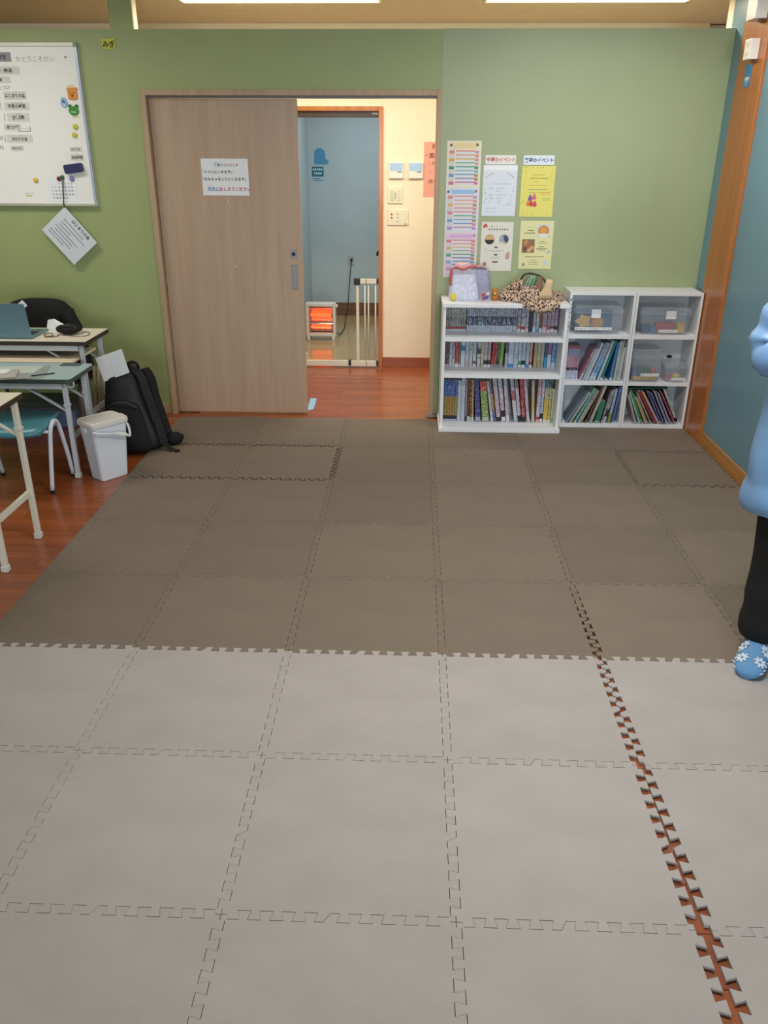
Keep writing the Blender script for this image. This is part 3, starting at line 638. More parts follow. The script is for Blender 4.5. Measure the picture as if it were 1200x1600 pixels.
# soft clear pouch squeezed at the left of the bottom shelf
b = MB(); rings = []
for k in range(9):
    tt = k/8; z = .03+.20*tt; s = sin(pi*min(1, .25+tt*.75))
    rings.append([(.937+.011*cos(a)*(.6+.5*s)+.002*sin(3*a+5*tt), 2.985+.06*sin(a), z) for a in [2*pi*i/14 for i in range(14)]])
b.loft(rings); tag(b.build('pouch', mat('milky_plastic', '#9aa5b5', .25, .1, 20), smooth=True), 'crumpled milky plastic pouch at the left end of the left narrow bookcase bottom', 'pouch')
# white plastic sleeve tucked behind the comics
b = MB(); b.loft([[(.985, 3.112, .3295), (1.17, 3.110, .3295), (1.17, 3.114, .3295), (.985, 3.116, .3295)], [(1.02, 3.112, .60), (1.19, 3.110, .60), (1.19, 3.114, .60), (1.02, 3.116, .60)]])
tag(b.build('plastic_sleeve', mat('milky_plastic'), bevel=.001), 'milky plastic sleeve standing behind leaning books on left narrow bookcase', 'sleeve')

# ---- clear plastic boxes with toys
CLEAR = mat('clear_plastic', '#c3d0de', .12, .02, 8, alpha=.16, spec=.6)
def toy_box(x, y, z, w_, d, h, lid, label, strip, tagw, seed, toys):
    t = thing('toy_box', (x, y, z), label, 'box', 'clear plastic toy boxes')
    fo = [[(x+px*s, y+py*s, z+zz) for px, py in rrect(w_, d, .03)] for s, zz in ((.90, 0.001), (.92, .004), (1, h-lid))]
    fi = [[(x+px*s, y+py*s, z+zz) for px, py in rrect(w_-.006, d-.006, .028)] for s, zz in ((1, h-lid), (.91, .006))]
    b = MB(); b.loft(fo+fi); b.build('tub', CLEAR, t, smooth=False)
    b = MB(); b.loft([[(x+px*s, y+py*s, z+zz) for px, py in rrect(w_+.012, d+.012, .035)] for s, zz in ((1, h-lid-.004), (1, h-lid+.008), (.97, h-lid+.016), (.9, h-.006), (.84, h))], cap=True)
    b.build('lid', mat('clear_lid', '#b9c6d4', .2, .02, 8, alpha=.24), t, smooth=False)
    b = MB(); b.tube(smooth_path([(x-w_*.22, y, z+h-.002), (x-w_*.2, y, z+h+.012), (x+w_*.2, y, z+h+.012), (x+w_*.22, y, z+h-.002)]), .005, 6); b.build('handle', CLEAR, t, smooth=True)
    yf = y-d/2*.97-.003
    if strip:
        (sx0, sx1, sz0, sz1, txt) = strip
        MB().box((sx0, yf-.001, sz0), (sx1, yf, sz1)).build('name_strip', PAPER, t)
        MB().set('#3a3f4a').text(txt, sx0+.006, sz0+(sz1-sz0)*.28, (sz1-sz0)*.62, yf-.0014, .01, sx=(sx1-sx0-.012)/((sz1-sz0)*.62*len(txt))).build('lettering', PRINT, t)
    if tagw: MB().box((tagw[0], yf-.0012, tagw[1]), (tagw[2], yf-.0002, tagw[3])).build('white_tag', PAPER, t)
    for nm, lab, col, shape in toys:
        b = MB()
        if shape[0] == 'box': b.box(shape[1], shape[2])
        elif shape[0] == 'ball': b.ball(shape[1], *shape[2])
        elif shape[0] == 'poly': b.plate(shape[1], shape[2], shape[3])
        tag(b.build(nm, mat('toy_'+col[1:], col, .35, .05, 20), smooth=shape[0] == 'ball', bevel=.003 if shape[0] != 'ball' else 0), lab, 'toy')
toy_box(1.11, 3.0, .656, .33, .21, .19, .045, 'large clear box with yellow toy on left narrow bookcase top shelf', (.958, 1.205, .684, .703, 'おもちゃ・すごろく・ゲーム'), (1.06, .765, 1.122, .822), 1,
    [('toy_blocks', 'yellow star shaped toy inside the large clear box', '#d3a83f', ('poly', [(1.02+.06*cos(a)*(1 if i % 2 else .62), .735+.055*sin(a)*(1 if i % 2 else .62)) for i, a in enumerate([2*pi*k/10 for k in range(10)])], 2.93, 2.96)),
     ('toy_blocks', 'orange rounded toy beside yellow star in the large clear box', '#d8993a', ('ball', (1.115, 2.96, .722), (.045, .03, .045))),
     ('game_box', 'flat blue game box standing at the back of large clear box', '#3f6f9f', ('box', (.985, 3.045, .668), (1.235, 3.075, .79)))])
toy_box(1.562, 3.0, .656, .345, .21, .18, .045, 'large clear box with coloured blocks on corner bookcase top shelf', (1.520, 1.645, .672, .692, 'ブロックあそび'), (1.556, .762, 1.622, .815), 2,
    [('block', 'navy blue block inside large clear box of the corner bookcase', '#2c3f6f', ('box', (1.42, 2.94, .664), (1.475, 2.99, .715))), ('block', 'bright blue block inside large clear box of the corner bookcase', '#3f6fb5', ('box', (1.48, 2.93, .664), (1.512, 2.97, .70))),
     ('block', 'long red block inside large clear box of the corner bookcase', '#b53f45', ('box', (1.515, 2.955, .664), (1.64, 3.01, .725))), ('block', 'yellow block tower inside large clear box of the corner bookcase', '#d8ad3c', ('box', (1.652, 2.925, .664), (1.698, 2.965, .728))),
     ('block', 'orange block at the back of the corner bookcase clear box', '#cf7a3c', ('box', (1.60, 3.02, .664), (1.66, 3.06, .70)))])
toy_box(1.475, 2.985, .329, .205, .19, .225, .06, 'tall clear box with rounded lid on corner bookcase middle shelf', (1.437, 1.562, .372, .392, 'カードゲーム'), None, 3,
    [('block', 'mustard tray at the bottom of the tall clear box', '#c9a63c', ('box', (1.40, 2.925, .337), (1.55, 3.04, .362))), ('block', 'dark green toy piece in the tall clear box', '#2f5f52', ('box', (1.43, 2.93, .364), (1.51, 3.0, .42))), ('block', 'red toy piece in the tall clear box', '#b5473f', ('ball', (1.535, 2.95, .40), (.022, .02, .022))), ('block', 'blue toy piece in the tall clear box', '#3f5f9f', ('box', (1.392, 2.94, .364), (1.425, 2.98, .41)))])
toy_box(1.682, 2.975, .329, .15, .15, .135, .035, 'small clear box beside the tall one on corner bookcase middle shelf', (1.655, 1.75, .344, .362, 'サイコロ'), None, 4,
    [('block', 'red toy piece in the small clear box', '#c2413f', ('box', (1.625, 2.93, .335), (1.65, 2.96, .375))), ('block', 'yellow toy piece in the small clear box', '#d8b94c', ('ball', (1.70, 2.95, .362), (.03, .025, .024)))])
b = MB(); b.ball((1.655, 3.02, .482), .02, .014, .011); tag(b.build('toy_car', mat('toy_black', '#1a1b20', .4), smooth=True), 'small black toy lying on the small clear box lid', 'toy')

# ---- things on the wide bookcase
def on_top():
    z = .8725
    # gift bag
    t = thing('gift_bag', (.22, 2.95, z), 'pale lilac patterned gift bag with red ribbon trim on bookcase', 'bag')
    bm_ = mat('lilac_printed_film', '#c3c6dc', .3, .22, 55); 
    rings = []
    for k, (zz, wx, wy, ox) in enumerate(((0, .092, .05, .0), (.02, .098, .055, 0), (.10, .092, .05, -.004), (.17, .084, .045, -.008), (.205, .085, .05, -.01))):
        rings.append([(.20+ox+px*(1+.02*sin(9*i+k)), 2.93+py*(1+.05*cos(7*i+k)), z+zz+(.004*sin(5*i+2*k) if k else .0005)) for i, (px, py) in enumerate(rrect(wx*2, wy*2, .02, 3))])
    b = MB(); b.loft(rings, cap=False); b.F([i for i in range(15, -1, -1)]); b.build('bag_body', bm_, t)
    rings = [[(.325+px*s+ox, 3.0+py*s, z+zz) for px, py in rrect(.12, .07, .02, 3)] for zz, s, ox in ((.001, 1, 0), (.1, 1.02, -.004), (.185, .92, -.012), (.2, .7, -.012))]
    b = MB(); b.loft(rings); b.build('rear_bag', mat('grey_lilac_film', '#9a97b5', .35, .2, 40), t)
    b = MB(); pts = [(.115, 2.885, z+.205), (.15, 2.878, z+.215), (.19, 2.876, z+.203), (.235, 2.878, z+.222), (.27, 2.89, z+.215), (.275, 2.95, z+.22)]
    b.tube(smooth_path(pts), .007, 6); b.build('ribbon', mat('red_ribbon', '#c25a55', .5), t, smooth=True)
    b = MB(); b.tube(smooth_path([(.115, 2.885, z+.205), (.108, 2.88, z+.15), (.11, 2.878, z+.10)]), .009, 6); b.build('ribbon_tail', mat('red_ribbon'), t, smooth=True)
    b = MB(); b.loft([[(.13+px, 2.91+py, z+zz+.01*sin(i)) for i, (px, py) in enumerate(rrect(w2, .06, .015, 3))] for zz, w2 in ((.19, .12), (.225, .10), (.235, .06))]); bb = b
    for v in bb.v: v.x += .06
    b.build('pink_tissue', mat('pink_tissue', '#d9b0b5', .7, .15, 60), t)
    b = MB(); b.tube(smooth_path([(.255, 2.96, z+.21), (.31, 2.965, z+.212), (.35, 2.97, z+.198)]), .010, 6); b.build('rolled_rim', mat('dusty_pink_film', '#b59a9f', .5), t, smooth=True)
    b = MB(); b.ball((.130, 2.865, z+.026), .021, .02, .025); tag(b.build('charm', mat('yellow_plush', '#d6c84a', .7), smooth=True), 'small yellow ball charm at the left foot of the gift bag', 'charm')
    c = thing('charm_pouch', (.345, 2.905, z), 'small clear pouch with red and blue trinkets leaning against the gift bag', 'pouch')
    MB().prism([(px+.345, py+2.905) for px, py in rrect(.075, .03, .012)], z, z+.062).build('pouch', CLEAR, c)
    for k, (x, zz, col) in enumerate(((.33, .04, '#c2453f'), (.352, .022, '#3f5fae'), (.36, .045, '#d8d8dc'), (.335, .015, '#b53f5a'))):
        MB().ball((x, 2.889, z+zz), .012, .006, .012, 8, 6).build('trinket', mat('trinket'+col[1:], col, .35), c, smooth=True)
    c = thing('toy_animal', (.405, 2.90, z), 'tiny orange plush animal on bookcase between gift bag and leopard bag', 'toy')
    og = mat('orange_plush', '#b8742f', .8, .25, 60)
    MB().ball((.405, 2.90, z+.024), .026, .022, .024).build('body', og, c, smooth=True); MB().ball((.405, 2.888, z+.058), .020, .018, .018).build('head', og, c, smooth=True)
    for s in (-1, 1): MB().ball((.405+s*.014, 2.889, z+.075), .007, .005, .008, 8, 6).build('ear', og, c, smooth=True)
    MB().ball((.405, 2.872, z+.05), .009, .006, .007, 8, 6).build('muzzle', mat('cream_plush', '#d9c7a5', .8), c, smooth=True)
    # leopard print bag, slumped, hanging a little over the front edge
    t = thing('leopard_bag', (.64, 2.93, z), 'slumped leopard print cloth bag on top of the wide bookcase', 'bag')
    lm = leopard_mat(); R = random.Random(5)
    def blob(pts):      # (x, y, height, half depth) profile from left to right
        rings = []
        for x, yc, h, dp, z0 in pts:
            ring = []
            for k in range(18):
                a = 2*pi*k/18; cz = max(0, sin(a))
                wob = 1+.10*sin(3*a+x*40)+.06*sin(7*a-x*70)
                ring.append((x+.012*sin(2*a+x*30), yc+dp*cos(a)*wob, z+z0+(h*cz**.8*wob if sin(a) > 0 else 0)))
            rings.append(ring)
        return rings
    b = MB(); b.loft(blob([(.424, 2.95, .02, .02, 0), (.45, 2.94, .055, .06, 0), (.50, 2.935, .10, .10, 0), (.555, 2.93, .125, .12, 0), (.60, 2.925, .15, .13, 0), (.65, 2.925, .145, .135, 0), (.70, 2.93, .12, .13, 0), (.75, 2.93, .085, .12, 0), (.80, 2.94, .07, .10, 0), (.85, 2.95, .055, .08, 0), (.875, 2.955, .03, .04, 0)]))
    b.build('cloth', lm, t, smooth=True, subsurf=1)
    b = MB(); rings = []
    for k, (x, dz) in enumerate(((.58, .012), (.62, .036), (.66, .052), (.70, .058), (.75, .05), (.79, .034), (.82, .014))):
        rings.append([(x, 2.765, z+.03), (x, 2.748-.004*sin(k*2), z+.018), (x, 2.742, z-dz*.5), (x, 2.744, z-dz), (x, 2.752, z-dz+.004), (x, 2.754, z-dz*.4), (x, 2.757, z+.006), (x, 2.79, z+.01)])
    b.loft(rings); b.build('hanging_fold', lm, t, smooth=True)
    b = MB(); b.tube(smooth_path([(.50, 2.90, z+.075), (.53, 2.86, z+.10), (.575, 2.84, z+.105), (.62, 2.83, z+.085), (.66, 2.81, z+.055)]), [.012]+[.02]*15+[.012], 8); b.build('rolled_edge', lm, t, smooth=True)
    b = MB(); b.tube(smooth_path([(.575, 2.93, z+.13), (.60, 2.92, z+.168), (.655, 2.92, z+.172), (.72, 2.92, z+.145), (.745, 2.90, z+.10)]), .006, 6); b.build('black_rim', BLKPLASTIC, t, smooth=True)
    # contents
    c = thing('striped_pouch', (.615, 2.86, z+.09), 'shiny green striped pouch poking out of the leopard bag', 'pouch')
    prof = [(.0, .03), (.03, .042), (.065, .04), (.09, .022)]
    b = MB(); b.loft([[(.612+zz*.35+r*1.05*cos(a), 2.845+r*.5*sin(a), z+.085+zz) for a in [2*pi*k/16 for k in range(16)]] for zz, r in prof]); b.build('body', mat('green_satin', '#4f7a58', .25, .2, 40), c, smooth=True)
    for s in (-.02, 0, .02):
        b = MB(); b.tube(smooth_path([(.612+s, 2.824, z+.085), (.622+s*1.1, 2.820, z+.125), (.642+s*.7, 2.832, z+.172)]), .0028, 5); b.build('stripe', mat('pale_green_piping', '#a9c2a5', .4), c, smooth=True)
    b = MB(); b.loft([[(.70+px+ox, 2.85+py, z+zz) for px, py in rrect(w2, .035, .014, 3)] for zz, w2, ox in ((.04, .05, -.02), (.10, .055, -.018), (.15, .04, -.01), (.165, .022, -.006))]); tag(b.build('brown_wrap', mat('brown_paper', '#8a6c55', .7, .15, 40)), 'brown paper wrapped bundle in the leopard bag', 'bundle')
    b = MB(); b.loft([[(.735+px+ox, 2.815+py, z+zz) for px, py in rrect(w2, .03, .013, 3)] for zz, w2, ox in ((.028, .10, -.008), (.06, .085, -.004), (.095, .055, .004), (.125, .05, .012), (.152, .035, .014))]); tag(b.build('plush_toy', mat('beige_plush', '#d9bd96', .85, .06, 60), smooth=True), 'beige fleece piece lying in the opening of the leopard bag', 'cloth')
on_top()

# ================================================================== PAPERS ON THE RIGHT OF THE DOOR
PY = W-.0035
def poster(name, x0, z0, x1, z1, base, label, prints=(), texts=(), th=.001, cat='poster', y=PY, r=None, group=None):
    b = MB()
    if r: b.plate([(x+(x0+x1)/2, z+(z0+z1)/2) for x, z in rrect(x1-x0, z1-z0, r)], y-th, y)
    else:
        # sheets bulge a little between their fixings
        n = 8; fr = []; bk = []
        for k in range(n+1):
            t = k/n; yy = y-th; zz = z1+(z0-z1)*t
            fr.append((yy, zz))
        for (ya, za), (yb, zb) in zip(fr, fr[1:]): b.quad((x0, yb, zb), (x1, yb, zb), (x1, ya, za), (x0, ya, za))
        b.quad((x1, y, z0), (x0, y, z0), (x0, y, z1), (x1, y, z1))
        b.quad(*[(x0, ya, za) for ya, za in fr], (x0, y, z0), (x0, y, z1)); b.quad(*reversed([(x1, ya, za) for ya, za in fr]), (x1, y, z1), (x1, y, z0))
    b.c = [base]*len(b.f)
    o = b.build(name, PRINT); tag(o, label, cat, group)
    X = lambda u_: x0+(x1-x0)*u_
    Z = lambda v: z1+(z0-z1)*v
    def yy(v): return y-th-.0003-.000012*small
    b = MB(); small = 0
    for q in prints:
        if q[0] == 'r': b.set(q[5]); m = (q[2]+q[4])/2; b.quad((X(q[1]), yy(q[4]), Z(q[4])), (X(q[3]), yy(q[4]), Z(q[4])), (X(q[3]), yy(q[2]), Z(q[2])), (X(q[1]), yy(q[2]), Z(q[2]))); small += 1
        if q[0] == 'd': b.set(q[4]).disc(X(q[1]), Z(q[2]), q[3], yy(q[2])); small += 1
        if q[0] == 'p': b.set(q[2]).quad(*[(X(a), yy(c), Z(c)) for a, c in q[1]]); small += 1
    if small: stuff(b.build('print', PRINT, o))
    for t in texts:
        txt, u_, v, sz, c, bo, al = t[:7]
        MB().set(c).text(txt, X(u_), Z(v), sz, yy(v)-.0004, bo, al, sx=t[7] if len(t) > 7 else 1).build('lettering', PRINT, o)
    return o
def wall_papers():
    R = random.Random(11)
    # long list
    pr = []
    def sect(v0, v1, bg, head, hv, rows, ins):
        pr.append(('r', .02, v0, .98, v1, bg)); pr.append(('r', .17, hv[0], .86, hv[1], head))
        n = len(rows); a = hv[1]+.012; st = (v1-.012-a)/n
        for k, c in enumerate(rows):
            v = a+k*st
            pr.append(('r', .07, v, .22, v+st*.86, '#d9cfd6' if k % 2 else c)); pr.append(('r', .26, v, .82, v+st*.32, c)); pr.append(('r', .26, v+st*.34, .80, v+st*.9, ins))
            pr.append(('r', .82, v+st*.05, .93, v+st*.8, R.choice(['#d48f8f', '#b98a6a', '#8fb0a5', '#c99ab0', c])))
    sect(.006, .325, '#e9e4cf', '#ecd6a3', (.012, .055), ['#d98a86', '#dd9590', '#d9a95a', '#6fae8a', '#2f9a8c', '#7ab8cf', '#6f9ccf', '#8f86c4', '#cf6fa8'], '#dbe3e6')
    sect(.33, .655, '#d9dfee', '#9cc4ea', (.345, .375), ['#d9908c', '#dc9f8c', '#e0b27a', '#d98f86', '#d98a96', '#5fa57f', '#6fa9d0', '#7a94cf', '#b58fc9'], '#e3dfe4')
    sect(.66, .99, '#e4cfe2', '#dcb0dc', (.672, .700), ['#d98082', '#d9a070', '#c9c070', '#8fb86c', '#5aa888', '#4f9cae', '#7ab0d6', '#8f9cd6', '#c79ad0', '#d88fb0'], '#e6dce8')
    for u_, v, c in ((.12, .03, '#7a5a52'), (.88, .028, '#6f6a58'), (.08, .36, '#6a6f80'), (.9, .355, '#b57a80'), (.9, .68, '#8fa0a8')): pr.append(('d', u_, v, .009, c))
    poster('list_poster', .067, .99, .290, 1.847, '#e8e4d8', 'long narrow poster of rainbow coloured rows beside the door frame', pr)
    poster('label_plate', .318, 1.707, .517, 1.763, '#ecebe8', 'white label plate with orange red Japanese heading', texts=[('今週のイベント', .5, .68, .0285, '#cc5f45', .03, 'c', .95)], r=.006, th=.004, cat='label')
    poster('label_plate', .566, 1.704, .766, 1.762, '#e4ecf7', 'white label plate with navy blue Japanese heading', texts=[('来週のイベント', .5, .68, .0285, '#2c4f96', .03, 'c', .95)], r=.006, th=.004, cat='label')
    dash = lambda u0, v, u1, c, h=.009: ('r', u0, v, u1, v+h, c)
    # pale blue sheet
    pr = [('r', .0, .0, 1, .10, '#f2f6fc')]
    for k in range(5): pr += [('d', .10+.045*k, .225-.016*k, .0032, '#6f7686'), ('d', .90-.045*k, .235-.018*k, .0032, '#6f7686')]
    pr += [dash(.22, .36, .84, '#b7c0cf'), dash(.2, .45, .3, '#a3adbd'), dash(.38, .445, .66, '#b7c0cf'), dash(.4, .5, .55, '#a3adbd'), dash(.2, .575, .3, '#8f9aad', .014), dash(.38, .575, .72, '#a9b3c3'), dash(.22, .635, .33, '#8f9aad', .014), dash(.42, .635, .6, '#a9b3c3'), dash(.1, .84, .45, '#b0bacb'), dash(.12, .91, .42, '#b0bacb'), dash(.6, .77, .95, '#b7c0cf')]
    pr += [('r', .47, .69, .55, .75, '#b4bfd0'), ('r', .48, .70, .54, .74, '#dde5f0')]
    for u_, v in ((.06, .47), (.09, .54), (.12, .66), (.07, .72), (.2, .72), (.9, .5), (.92, .43), (.88, .6), (.86, .68), (.8, .74)): pr.append(('d', u_, v, .0035, R.choice(['#7f8798', '#a9a3b5', '#8fa8b5'])))
    poster('event_sheet', .310, 1.389, .532, 1.703, '#dfe6f2', 'pale bluish white event sheet under the orange red heading', pr)
    # yellow sheet
    pr = [dash(.33, .17, .70, '#a8954a'), dash(.25, .235, .80, '#8f7d3a', .012), dash(.4, .3, .52, '#a8954a'), dash(.25, .375, .78, '#b59d54'), dash(.22, .455, .82, '#7aa37a', .012), dash(.25, .52, .5, '#8f8a4a', .012), dash(.55, .51, .9, '#cf8f4a', .012), dash(.62, .55, .9, '#cf8f4a'), dash(.66, .63, .9, '#a8a35a'), dash(.66, .66, .9, '#a8a35a')]
    for u_, v, c in ((.30, .64, '#7a5aa0'), (.42, .62, '#d96a8f'), (.25, .75, '#d98a4a'), (.34, .75, '#c9453f'), (.45, .76, '#cf4a5a')):
        pr += [('d', u_, v, .0145, c), ('d', u_, v-.05, .008, c)]
    for k in range(22): pr.append(('d', R.choice([R.uniform(.04, .14), R.uniform(.86, .96)]), R.uniform(.03, .97), .0025, R.choice(['#c9a53a', '#8fa53a', '#b58f5a', '#7a8a4a'])))
    for k in range(10): pr.append(('d', R.uniform(.1, .9), R.choice([.03, .95]), .0028, R.choice(['#c9a53a', '#8fa53a', '#b58f5a'])))
    poster('event_sheet', .561, 1.386, .780, 1.700, '#e8df74', 'bright yellow event sheet under the navy blue heading', pr)
    # off white sheet with two round photos
    pr = [('d', .12, .075, .012, '#c05548'), ('d', .15, .09, .008, '#c9705f'), ('d', .08, .095, .008, '#b54a42')]
    for k in range(8): pr.append(('r', .23+.08*k, .135, .27+.08*k, .165, '#5a5f66'))
    pr += [dash(.3, .08, .36, '#8a8f96', .02), dash(.44, .08, .48, '#a3a8ae', .02)]
    pr += [('d', .27, .35, .0335, '#d0ae80'), ('p', [(.122, .36), (.14, .41), (.2, .445), (.27, .458), (.34, .445), (.40, .41), (.418, .36)], '#2a201c'), ('d', .72, .35, .0335, '#a3aaa9'), ('p', [(.70, .27), (.80, .27), (.865, .33), (.86, .39), (.80, .42), (.72, .37)], '#3a4a70'), ('p', [(.60, .41), (.68, .40), (.80, .45), (.78, .47), (.66, .45)], '#d9d2bd')]
    pr += [('r', .43, .50, .54, .53, '#4a4a48'), ('r', .43, .65, .54, .68, '#4a4a48'), ('r', .39, .80, .56, .83, '#4a4a48'), dash(.2, .575, .75, '#b5b5ae'), dash(.35, .60, .62, '#b5b5ae'), dash(.33, .705, .66, '#b5b5ae'), dash(.36, .73, .6, '#b5b5ae')]
    pr += [('d', .15, .55, .007, '#d0cf9a'), ('p', [(.80, .66), (.87, .60), (.93, .64), (.92, .73), (.84, .77), (.79, .73)], '#c09a96'), ('d', .88, .63, .010, '#c9a878'), ('p', [(.10, .83), (.15, .81), (.21, .84), (.19, .89), (.14, .90), (.09, .87)], '#b5824a')]
    poster('menu_sheet', .316, 1.034, .530, 1.352, '#e2e0d6', 'off white sheet with two round food pictures', pr)
    # pale yellow sheet with food photos
    pr = [('r', .50, .07, .90, .34, '#cfd6dd'), ('d', .70, .21, .037, '#c98a3f'), ('d', .70, .19, .022, '#dba04f'), ('p', [(.54, .26), (.86, .26), (.80, .34), (.62, .34)], '#e6e2da')]
    pr += [('r', .08, .38, .46, .66, '#8a6a54'), ('d', .20, .45, .017, '#c08a5a'), ('d', .30, .50, .02, '#a9683c'), ('d', .38, .56, .014, '#c9a06f'), ('d', .17, .58, .013, '#6a4a3a'), ('d', .30, .61, .014, '#d0a878')]
    pr += [dash(.22, .19, .42, '#5a5a44', .018), dash(.12, .245, .45, '#6a6a50', .014), dash(.1, .12, .45, '#c2bf8f'), dash(.62, .42, .76, '#6a6a50', .012), dash(.55, .46, .85, '#8a8a68'), dash(.6, .53, .76, '#6a6a50', .012), dash(.52, .57, .86, '#6a6a50', .012), dash(.56, .60, .8, '#8a8a68'), dash(.18, .735, .78, '#6a6a50', .012), dash(.38, .82, .55, '#6a6a50'), dash(.27, .86, .62, '#8a8a68'), dash(.3, .90, .6, '#8a8a68')]
    pr += [('d', .16, .91, .012, '#b9b7a5'), ('d', .16, .905, .006, '#7a776a'), ('d', .82, .87, .018, '#c9dbe0'), ('p', [(.80, .68), (.95, .58), (.93, .66)], '#b5bcc6')]
    poster('menu_sheet', .577, 1.049, .799, 1.361, '#e2e0a8', 'pale yellow green sheet with bread and bowl pictures', pr)
    poster('wall_sign', -2.120, 2.366, -2.038, 2.422, '#c6c43c', 'small yellow sign with two black characters right of whiteboard', texts=[('みぎ', .5, .80, .040, '#20221a', .035, 'c', .98)], r=.001, th=.002, cat='sign')
wall_papers()

# ================================================================== WHITEBOARD
def whiteboard():
    y0 = W-.03; xl, xr, zb, zt = -4.05, -2.277, 1.437, 2.40
    t = thing('whiteboard', (-3.16, W-.015, zb), 'large aluminium framed whiteboard on the green wall', 'whiteboard')
    enamel = mat('white_enamel', '#eeece8', .25, .02, 3)
    alu = mat('pale_aluminium', '#c3c2b5', .35, .04, 20, metal=.3)
    MB().box((xl, y0+.006, zb), (xr, W-.001, zt)).build('panel', enamel, t)
    MB().box((xl, y0-.004, zt-.022), (xr-.02, y0+.012, zt)).build('frame_rail', alu, t, bevel=.002)
    MB().box((xl, y0-.010, zb), (xr-.01, y0+.012, zb+.018)).build('frame_rail', alu, t, bevel=.002)
    MB().box((xr-.016, y0-.004, zb), (xr, y0+.012, zt-.02)).build('frame_rail', mat('bluish_aluminium', '#b4bfd0', .3, .04, 20, metal=.3), t, bevel=.002)
    MB().box((xr-.022, y0-.006, zt-.026), (xr+.002, y0+.012, zt+.002)).build('corner_cap', mat('grey_plastic_cap', '#8f9488', .5), t, bevel=.002)
    y = y0+.0055
    for txt, x, z, s, c in (('かとうこそだい', -2.68, 2.295, .036, '#8a8a92'), ('M', -2.365, 2.312, .02, '#8a8f98'), ('かたづけ', -2.85, 2.137, .027, '#6f7076'), ('40', -2.878, 1.842, .034, '#70747c'), ('45', -2.885, 1.785, .034, '#70747c'), ('トイレ→', -2.703, 1.905, .015, '#8a8a90')):
        MB().set(c).text(txt, x, z, s, y, 0 if s > .03 else .005).build('handwriting', PRINT, t)
    b = MB(); b.set('#7f838c')
    for x, z0, z1, in ((-2.825, 2.083, 2.12), (-2.828, 2.02, 2.06), (-2.815, 1.955, 2.0), (-2.822, 1.90, 1.94), (-2.835, 1.83, 1.872)): b.rect(x, z0, x+.004, z1, y)
    b.rect(-2.74, 1.892, -2.655, 1.896, y).rect(-2.658, 1.893, -2.654, 1.925, y)
    stuff(b.build('bracket_mark', PRINT, t))
    b = MB(); b.set('#c9b83a')
    for x, z in ((-2.345, 1.975), (-2.35, 2.155), (-2.445, 1.575), (-2.735, 1.497)): b.rect(x-.02, z, x+.02, z+.006, y)
    stuff(b.build('yellow_mark', PRINT, t))
    MB().set('#9aa0a8').text('タイトル', -2.76, 1.507, .016, y).build('handwriting', PRINT, t)
    def strip(x0, z0, x1, z1, txt, lab, base='#d2d0c8', col='#26272b', furi=None, sx=1):
        o = poster('name_strip', x0, z0, x1, z1, base, lab, texts=[(txt, .5, .72, (z1-z0)*.56, col, .02, 'c', sx)]+([(furi, .55, .16, (z1-z0)*.2, '#6f7076', .01, 'c')] if furi else []), th=.001, cat='label', y=y-.0002, r=.003, group='magnetic schedule strips')
    strip(-2.90, 2.293, -2.708, 2.346, '今日の予定', 'grey magnetic heading strip at whiteboard top left', '#8f9092', sx=.9)
    strip(-2.93, 2.222, -2.665, 2.268, '手洗い・検温', 'magnetic schedule strip below the grey heading, with a middle dot', sx=1.1)
    strip(-2.92, 2.174, -2.735, 2.210, '自由時間', 'short magnetic schedule strip third from whiteboard top', sx=1.0)
    strip(-2.795, 2.078, -2.648, 2.126, 'はじまりの会', 'magnetic schedule strip starting with はじまり', furi='かい', sx=.82)
    strip(-2.803, 2.018, -2.640, 2.064, '学習の時間', 'magnetic schedule strip below the はじまり strip', furi='がくしゅう じかん', sx=.9)
    strip(-2.795, 1.951, -2.650, 2.001, '全体活動', 'magnetic schedule strip fourth from the bottom of the list', furi='ぜんたい', sx=.72)
    strip(-2.812, 1.898, -2.715, 1.938, '帰りの準備', 'narrow magnetic schedule strip with arrow writing after it', sx=.82)
    strip(-2.820, 1.826, -2.650, 1.872, 'おわりの会', 'second lowest magnetic schedule strip, a handwritten number before it', furi='かい', sx=.8)
    strip(-2.808, 1.778, -2.718, 1.808, 'おむかえ', 'short magnetic schedule strip at the bottom of the list')
    strip(-2.412, 1.772, -2.333, 1.802, 'かたづけ', 'small magnetic strip right of the board, above another', sx=.9)
    strip(-2.415, 1.72, -2.325, 1.757, '自由時間', 'small bold magnetic strip just above the dark blue eraser', furi='じゆうじかん', sx=.9)
    # magnets
    def magnet(x, z, r, col, lab, rz=None):
        b = MB(); rz = rz or r
        b.loft([[(x+r*s*cos(a), y-d, z+rz*s*sin(a)) for a in [2*pi*k/18 for k in range(18)]] for d, s in ((0.0002, .9), (.003, 1), (.007, 1), (.010, .8), (.011, .5))])
        return tag(b.build('magnet', mat('magnet_'+col[1:], col, .35), smooth=True), lab, 'magnet', 'magnets on the whiteboard')
    magnet(-2.353, 1.921, .017, '#c3c42c', 'upper lime yellow round magnet at the board right side')
    magnet(-2.366, 1.872, .017, '#c9c02c', 'lower lime yellow round magnet at the board right side')
    magnet(-2.671, 1.598, .016, '#d8b648', 'amber round magnet left of the calendar on the whiteboard')
